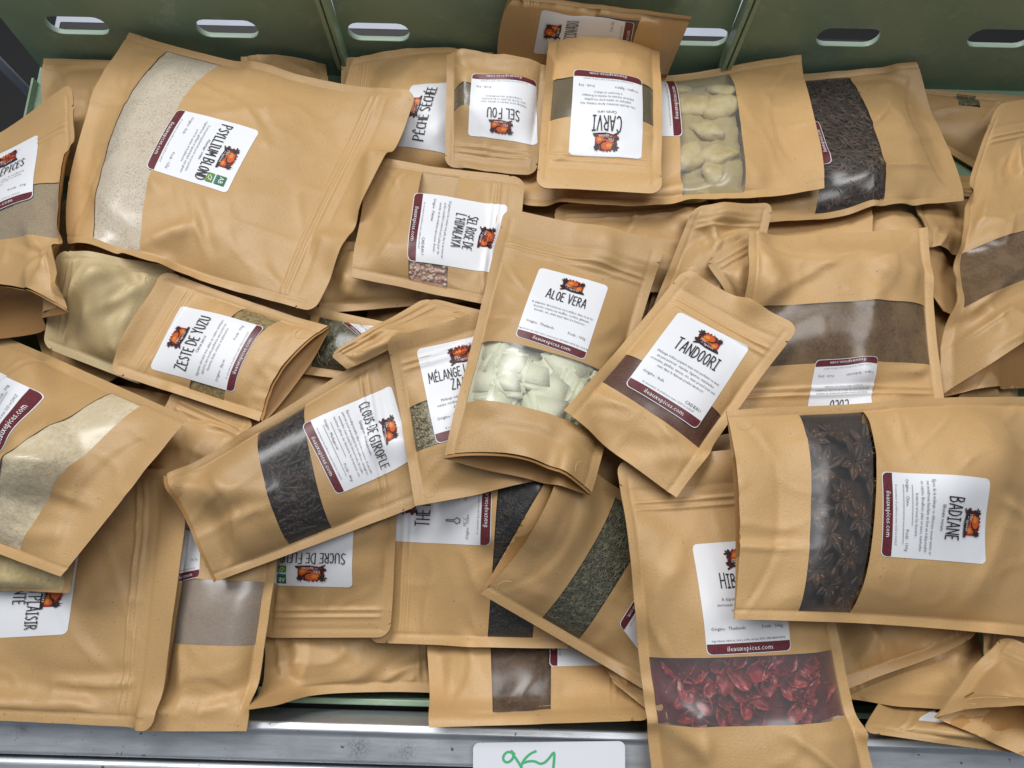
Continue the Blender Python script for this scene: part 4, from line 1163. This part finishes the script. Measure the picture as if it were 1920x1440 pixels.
pouch([(1240,364),(1005,352),(1030,62),(1237,80)], 'small kraft pouch labelled CARVI lying on top of the sel fou pouch', [(1130,218),(1130,145)], 'olive', T=.022, G=.018, seed=37, fill=(.25,.98), zc=(0,0,.014,.014),
      stick=dict(px=[(1203,299),(1066,291),(1076,131),(1203,150)], lines=['CARVI'], sub='Carum carvi', body=('Une des plus anciennes épices connues, très','employée en cuisine pour son parfum','fraîcheur relevant les viandes et fromages','à découvrir en infusion'), origin='Égypte', weight='50g', th=19, logo_at=(50,19,1.0)))
# ---- middle
pouch([(985,335),(960,580),(660,521),(692,292)], 'kraft pouch labelled SEL ROSE DE L\'HIMALAYA with pink salt crystals in its window', [(846,440),(772,430)], 'salt', T=.016, sm=.012, seed=41,
      stick=dict(px=[(953,385),(925,512),(764,489),(777,362)], lines=['SEL ROSE DE','L\'HIMALAYA'], body=('Sel gemme à la couleur rose pâle due à sa teneur','en fer considéré comme le sel le plus pur du','monde, un des meilleurs sans aucun doute.'), origin='Pakistan', gift='CADEAU', th=12.5, ty=50))
pouch([(1300,388),(1450,380),(1400,610),(1215,600)], 'shiny kraft pouch between the aloe vera pouch and the coco pouch', T=.022, seed=42, wob=1.5)
pouch([(1320,488),(1420,430),(1460,570),(1390,600)], 'corner of a kraft pouch poking out above the tandoori pouch', T=.010, seed=43)
pouch([(1778,800),(1370,805),(1402,430),(1738,421)], 'large kraft pouch labelled COCO with a wide window of brown sugar', [(1570,680),(1575,566)], 'coco', T=.026, seed=44, fill=(.2,.99),
      stick=dict(px=[(1636,822),(1516,826),(1530,675),(1646,669)], lines=['COCO'], body=('Délicieux sucre naturel à la saveur de caramel,','issu de la sève des fleurs de cocotier, il remplace','le sucre dans toutes vos recettes.'), origin='Indonésie', weight='250g', th=17))
pouch([(204,697),(305,503),(621,613),(492,792)], 'kraft pouch labelled ZESTE DE YUZU with its gusset end open', [(392,652),(452,672)], 'yuzu', T=.020, G=.015, pull=.010, seed=45, fill=(.25,.98),
      stick=dict(px=[(281,691),(341,573),(497,614),(440,736)], lines=['ZESTE DE YUZU'], sub='Citrus junos', body=('Agrume citronné très utilisé en cuisine asiatique,','apporte une touche parfumée aux poissons,','desserts, fruits, crèmes et pâtisseries'), origin='Japon', weight='50g', th=15.5))
pouch([(782,176),(590,586),(128,457),(243,62)], 'large kraft pouch labelled PSYLLIUM BLOND with pale husk in its long curved window', [(288,300),(200,280)], 'psyllium', T=.036, seed=46, fill=(.22,.97), mids={'B': (142,235)}, wob=1.2, crease=9,
      stick=dict(px=[(487,246),(425,363),(274,315),(334,205)], lines=['PSYLLIUM BLOND'], sub='Plantago ovata', body=('Connu principalement pour ses propriétés','régulatrices, gélifiant et épaississant, sans gluten','pour la cuisine et la pâtisserie'), origin='Inde', weight='125g', ab=(80,8), th=15))
pouch([(-140,300),(136,157),(128,585),(-150,640)], 'kraft pouch labelled CINQ ÉPICES with a folded open gusset', [(60,345),(70,440)], 'sage', T=.040, G=.040, pull=.04, fill=(.25,.98), seed=47, wob=1.6, crease=8, mids={'R': (128,380)},
      stick=dict(px=[(-55,305),(72,252),(62,372),(-75,430)], lines=['CINQ ÉPICES'], body=('Mélange chinois utilisé dans de nombreux','plats sucrés ou salés, viandes et sautés','de légumes...'), weight='50g'))
# ---- front left
pouch([(690,1205),(700,820),(1110,830),(1070,1216)], 'kraft pouch labelled THÉ NOIR with dark tea in its window', [(920,1110),(1010,1080)], 'tea', T=.022, seed=51,
      stick=dict(px=[(735,1014),(740,868),(926,880),(920,1023)], lines=['THÉ NOIR'], icons='tea', origin='Chine', th=17, ty=48))
pouch([(731,1195),(488,1196),(508,930),(745,930)], 'kraft pouch labelled SUCRE with green organic marks beside the thé noir pouch', T=.018, seed=52,
      stick=dict(px=[(661,1101),(514,1097),(520,950),(670,950)], lines=['SUCRE DE FLEUR'], ab=(82,4), th=15, logo_at=(50,21,1.1)))
pouch([(322,905),(530,925),(462,1371),(262,1371)], 'kraft pouch with a plain grey brown window hanging over the metal rail', [(390,1086),(390,1210)], 'drab', T=.018, sig=.055, stiff=.95, seed=53, film=FILM_HAZY,
      stick=dict(px=[(215,930),(352,930),(374,1082),(228,1082)], lines=['CURRY'], weight='250g'))
pouch([(345,880),(286,1372),(-120,1345),(-100,880)], 'kraft pouch labelled PLAISIR SANTÉ lying over the metal rail', T=.026, sig=.055, stiff=.95, seed=54, fill=(.26,.95), wob=1.4,
      stick=dict(px=[(150,1028),(127,1189),(-60,1198),(-40,1020)], lines=['INFUSION PLAISIR','SANTÉ'], icons='clock', th=13, ty=44))
pouch([(-160,1000),(150,1000),(130,1119),(-160,1105)], 'small pouch with a yellow powder window beneath the cream powder pouch', (.28,.90), 'yellow', T=.014, seed=55, wu=(.03,.97))
pouch([(-285,912),(-42,608),(361,786),(122,1083)], 'kraft pouch with pale cream powder in a wide diagonal window', [(55,820),(135,870)], 'cream', T=.030, seed=56, fill=(.2,.96),
      stick=dict(px=[(-160,795),(-62,668),(88,742),(-12,868)], lines=['GINGEMBRE'], body=('Le gingembre en poudre est très apprécié','pour donner de la saveur à vos plats','et vos tisanes, épice du Maroc'), weight='50g', rules=True))
pouch([(745,628),(792,945),(398,1092),(288,886)], 'kraft pouch labelled CLOUS DE GIROFLE with dark cloves in its window', [(580,840),(490,880)], 'clove', T=.028, seed=57, fill=(.2,.98), G=.008, mids={'T': (768,780)},
      stick=dict(px=[(733,722),(772,862),(631,928),(566,797)], lines=['CLOUS DE GIROFLE'], sub='Syzygium aromaticum', body=('Épices indispensable dans toute cuisine. Il excelle','partout, pour aromatiser les bouillons, vinaigres,','marinades, mais aussi la choucroute (boudin,','saucisses, pâtés), les desserts, les boissons, etc.'), origin='Madagascar', weight='80g', th=13.5, ty=50, rules=True))
# ---- centre
pouch([(617,664),(800,556),(935,590),(650,692)], 'kraft pouch end curling up behind the mélange libanais pouch', T=.006, seed=61, stiff=.9, zc=(.012,.01,0,.0))
pouch([(722,632),(930,575),(1002,902),(778,949)], 'kraft pouch labelled MÉLANGE LIBANAIS with sesame seeds in its window', [(790,752),(805,838)], 'zaatar', T=.018, seed=62,
      stick=dict(px=[(780,655),(930,620),(967,800),(819,833)], lines=['MÉLANGE LIBANAIS','ZAATAR'], body=('Mélange subtil qui relève les salades, la','cuisine méditerranéenne et du Moyen-Orient','d\'ajout tout simplement'), origin='Liban', th=13, ty=48))
pouch([(1440,1078),(1290,1342),(901,1113),(1055,850)], 'kraft pouch with green herb needles in its slanted window', [(1095,1050),(1165,1080)], 'cumin', T=.024, G=.014, pull=.01, seed=63, fill=(.2,.98), stiff=.7,
      stick=dict(px=[(1300,1200),(1255,1290),(1160,1170),(1215,1080)], lines=['CUMIN']))
pouch([(946,390),(1248,456),(1108,929),(832,860)], 'kraft pouch labelled ALOE VERA with pale green chunks in its window', [(1010,655),(970,760)], 'aloe', film=FILM_HAZY, T=.032, G=.020, pull=.010, seed=64, fill=(.22,.98),
      stick=dict(px=[(1012,502),(1141,537),(1095,676),(966,631)], lines=['ALOE VERA'], body=('À déguster directement ou à utiliser dans tous les','desserts comme les muffins, cookies, gâteaux,','biscuits, etc...mais aussi dans les boissons...'), origin='Thaïlande', weight='100g', foot='Ingrédients: aloe vera, sucre, conservateur: METABISULFITE DE SODIUM', th=15))
pouch([(1155,864),(1505,838),(1662,1600),(1240,1600)], 'tall kraft pouch labelled HIBISCUS with red flowers in its window', [(1370,1232),(1370,1362)], 'hibiscus', T=.034, seed=65, fill=(.2,.97), sig=.06, stiff=.95, lift=.004, wob=1.4, crease=10, film=FILM_HAZY,
      stick=dict(px=[(1297,1021),(1450,1010),(1483,1220),(1326,1229)], lines=['HIBISCUS'], body=('À déguster directement ou en','morceaux dans les desserts, gâteaux,','cookies et boissons'), origin='Thaïlande', weight='100g', foot='Ingrédients: hibiscus, sucre, acide citrique E330, METABISULFITE', th=15))
pouch([(1283,503),(1500,612),(1268,933),(1057,770)], 'small kraft pouch labelled TANDOORI with dark red powder in its window', [(1255,705),(1215,770)], 'tandoori', T=.016, seed=66, fill=(.25,.97), crease=4, wob=.8,
      stick=dict(px=[(1273,584),(1407,651),(1304,806),(1171,722)], lines=['TANDOORI'], body=('Mélange indien piquant mais très parfumé se met','un peu partout : viandes, légumes, marinades,','crevettes, gambas, sauces, etc, mais prend tout son','sens dans le fameux poulet tandoori.'), origin='Inde', gift='CADEAU', th=16.5))
pouch([(2085,738),(2075,1212),(1376,1161),(1362,770)], 'large kraft pouch labelled BADIANE with star anise in its dark window', [(1640,960),(1520,960)], 'anise', film=FILM_SOFT, T=.034, sig=.06, stiff=.95, sm=.014, seed=67, fill=(.18,.985), G=.010, mids={'R': (1725,1176), 'B': (1380,960)}, crease=9,
      stick=dict(px=[(1856,898),(1848,1058),(1650,1043),(1652,884)], lines=['BADIANE'], sub='Illicium verum', body=('Épice de la mélange, se délicieuse saveur anisée et','ses nombreux bienfaits en font un indispensable','en cuisine. Bouillons, plats en sauce, marinades,','boissons et tous les desserts...'), origin='Chine', weight='100g', rules=True, th=16))
bpy.data.objects.remove(_fo)
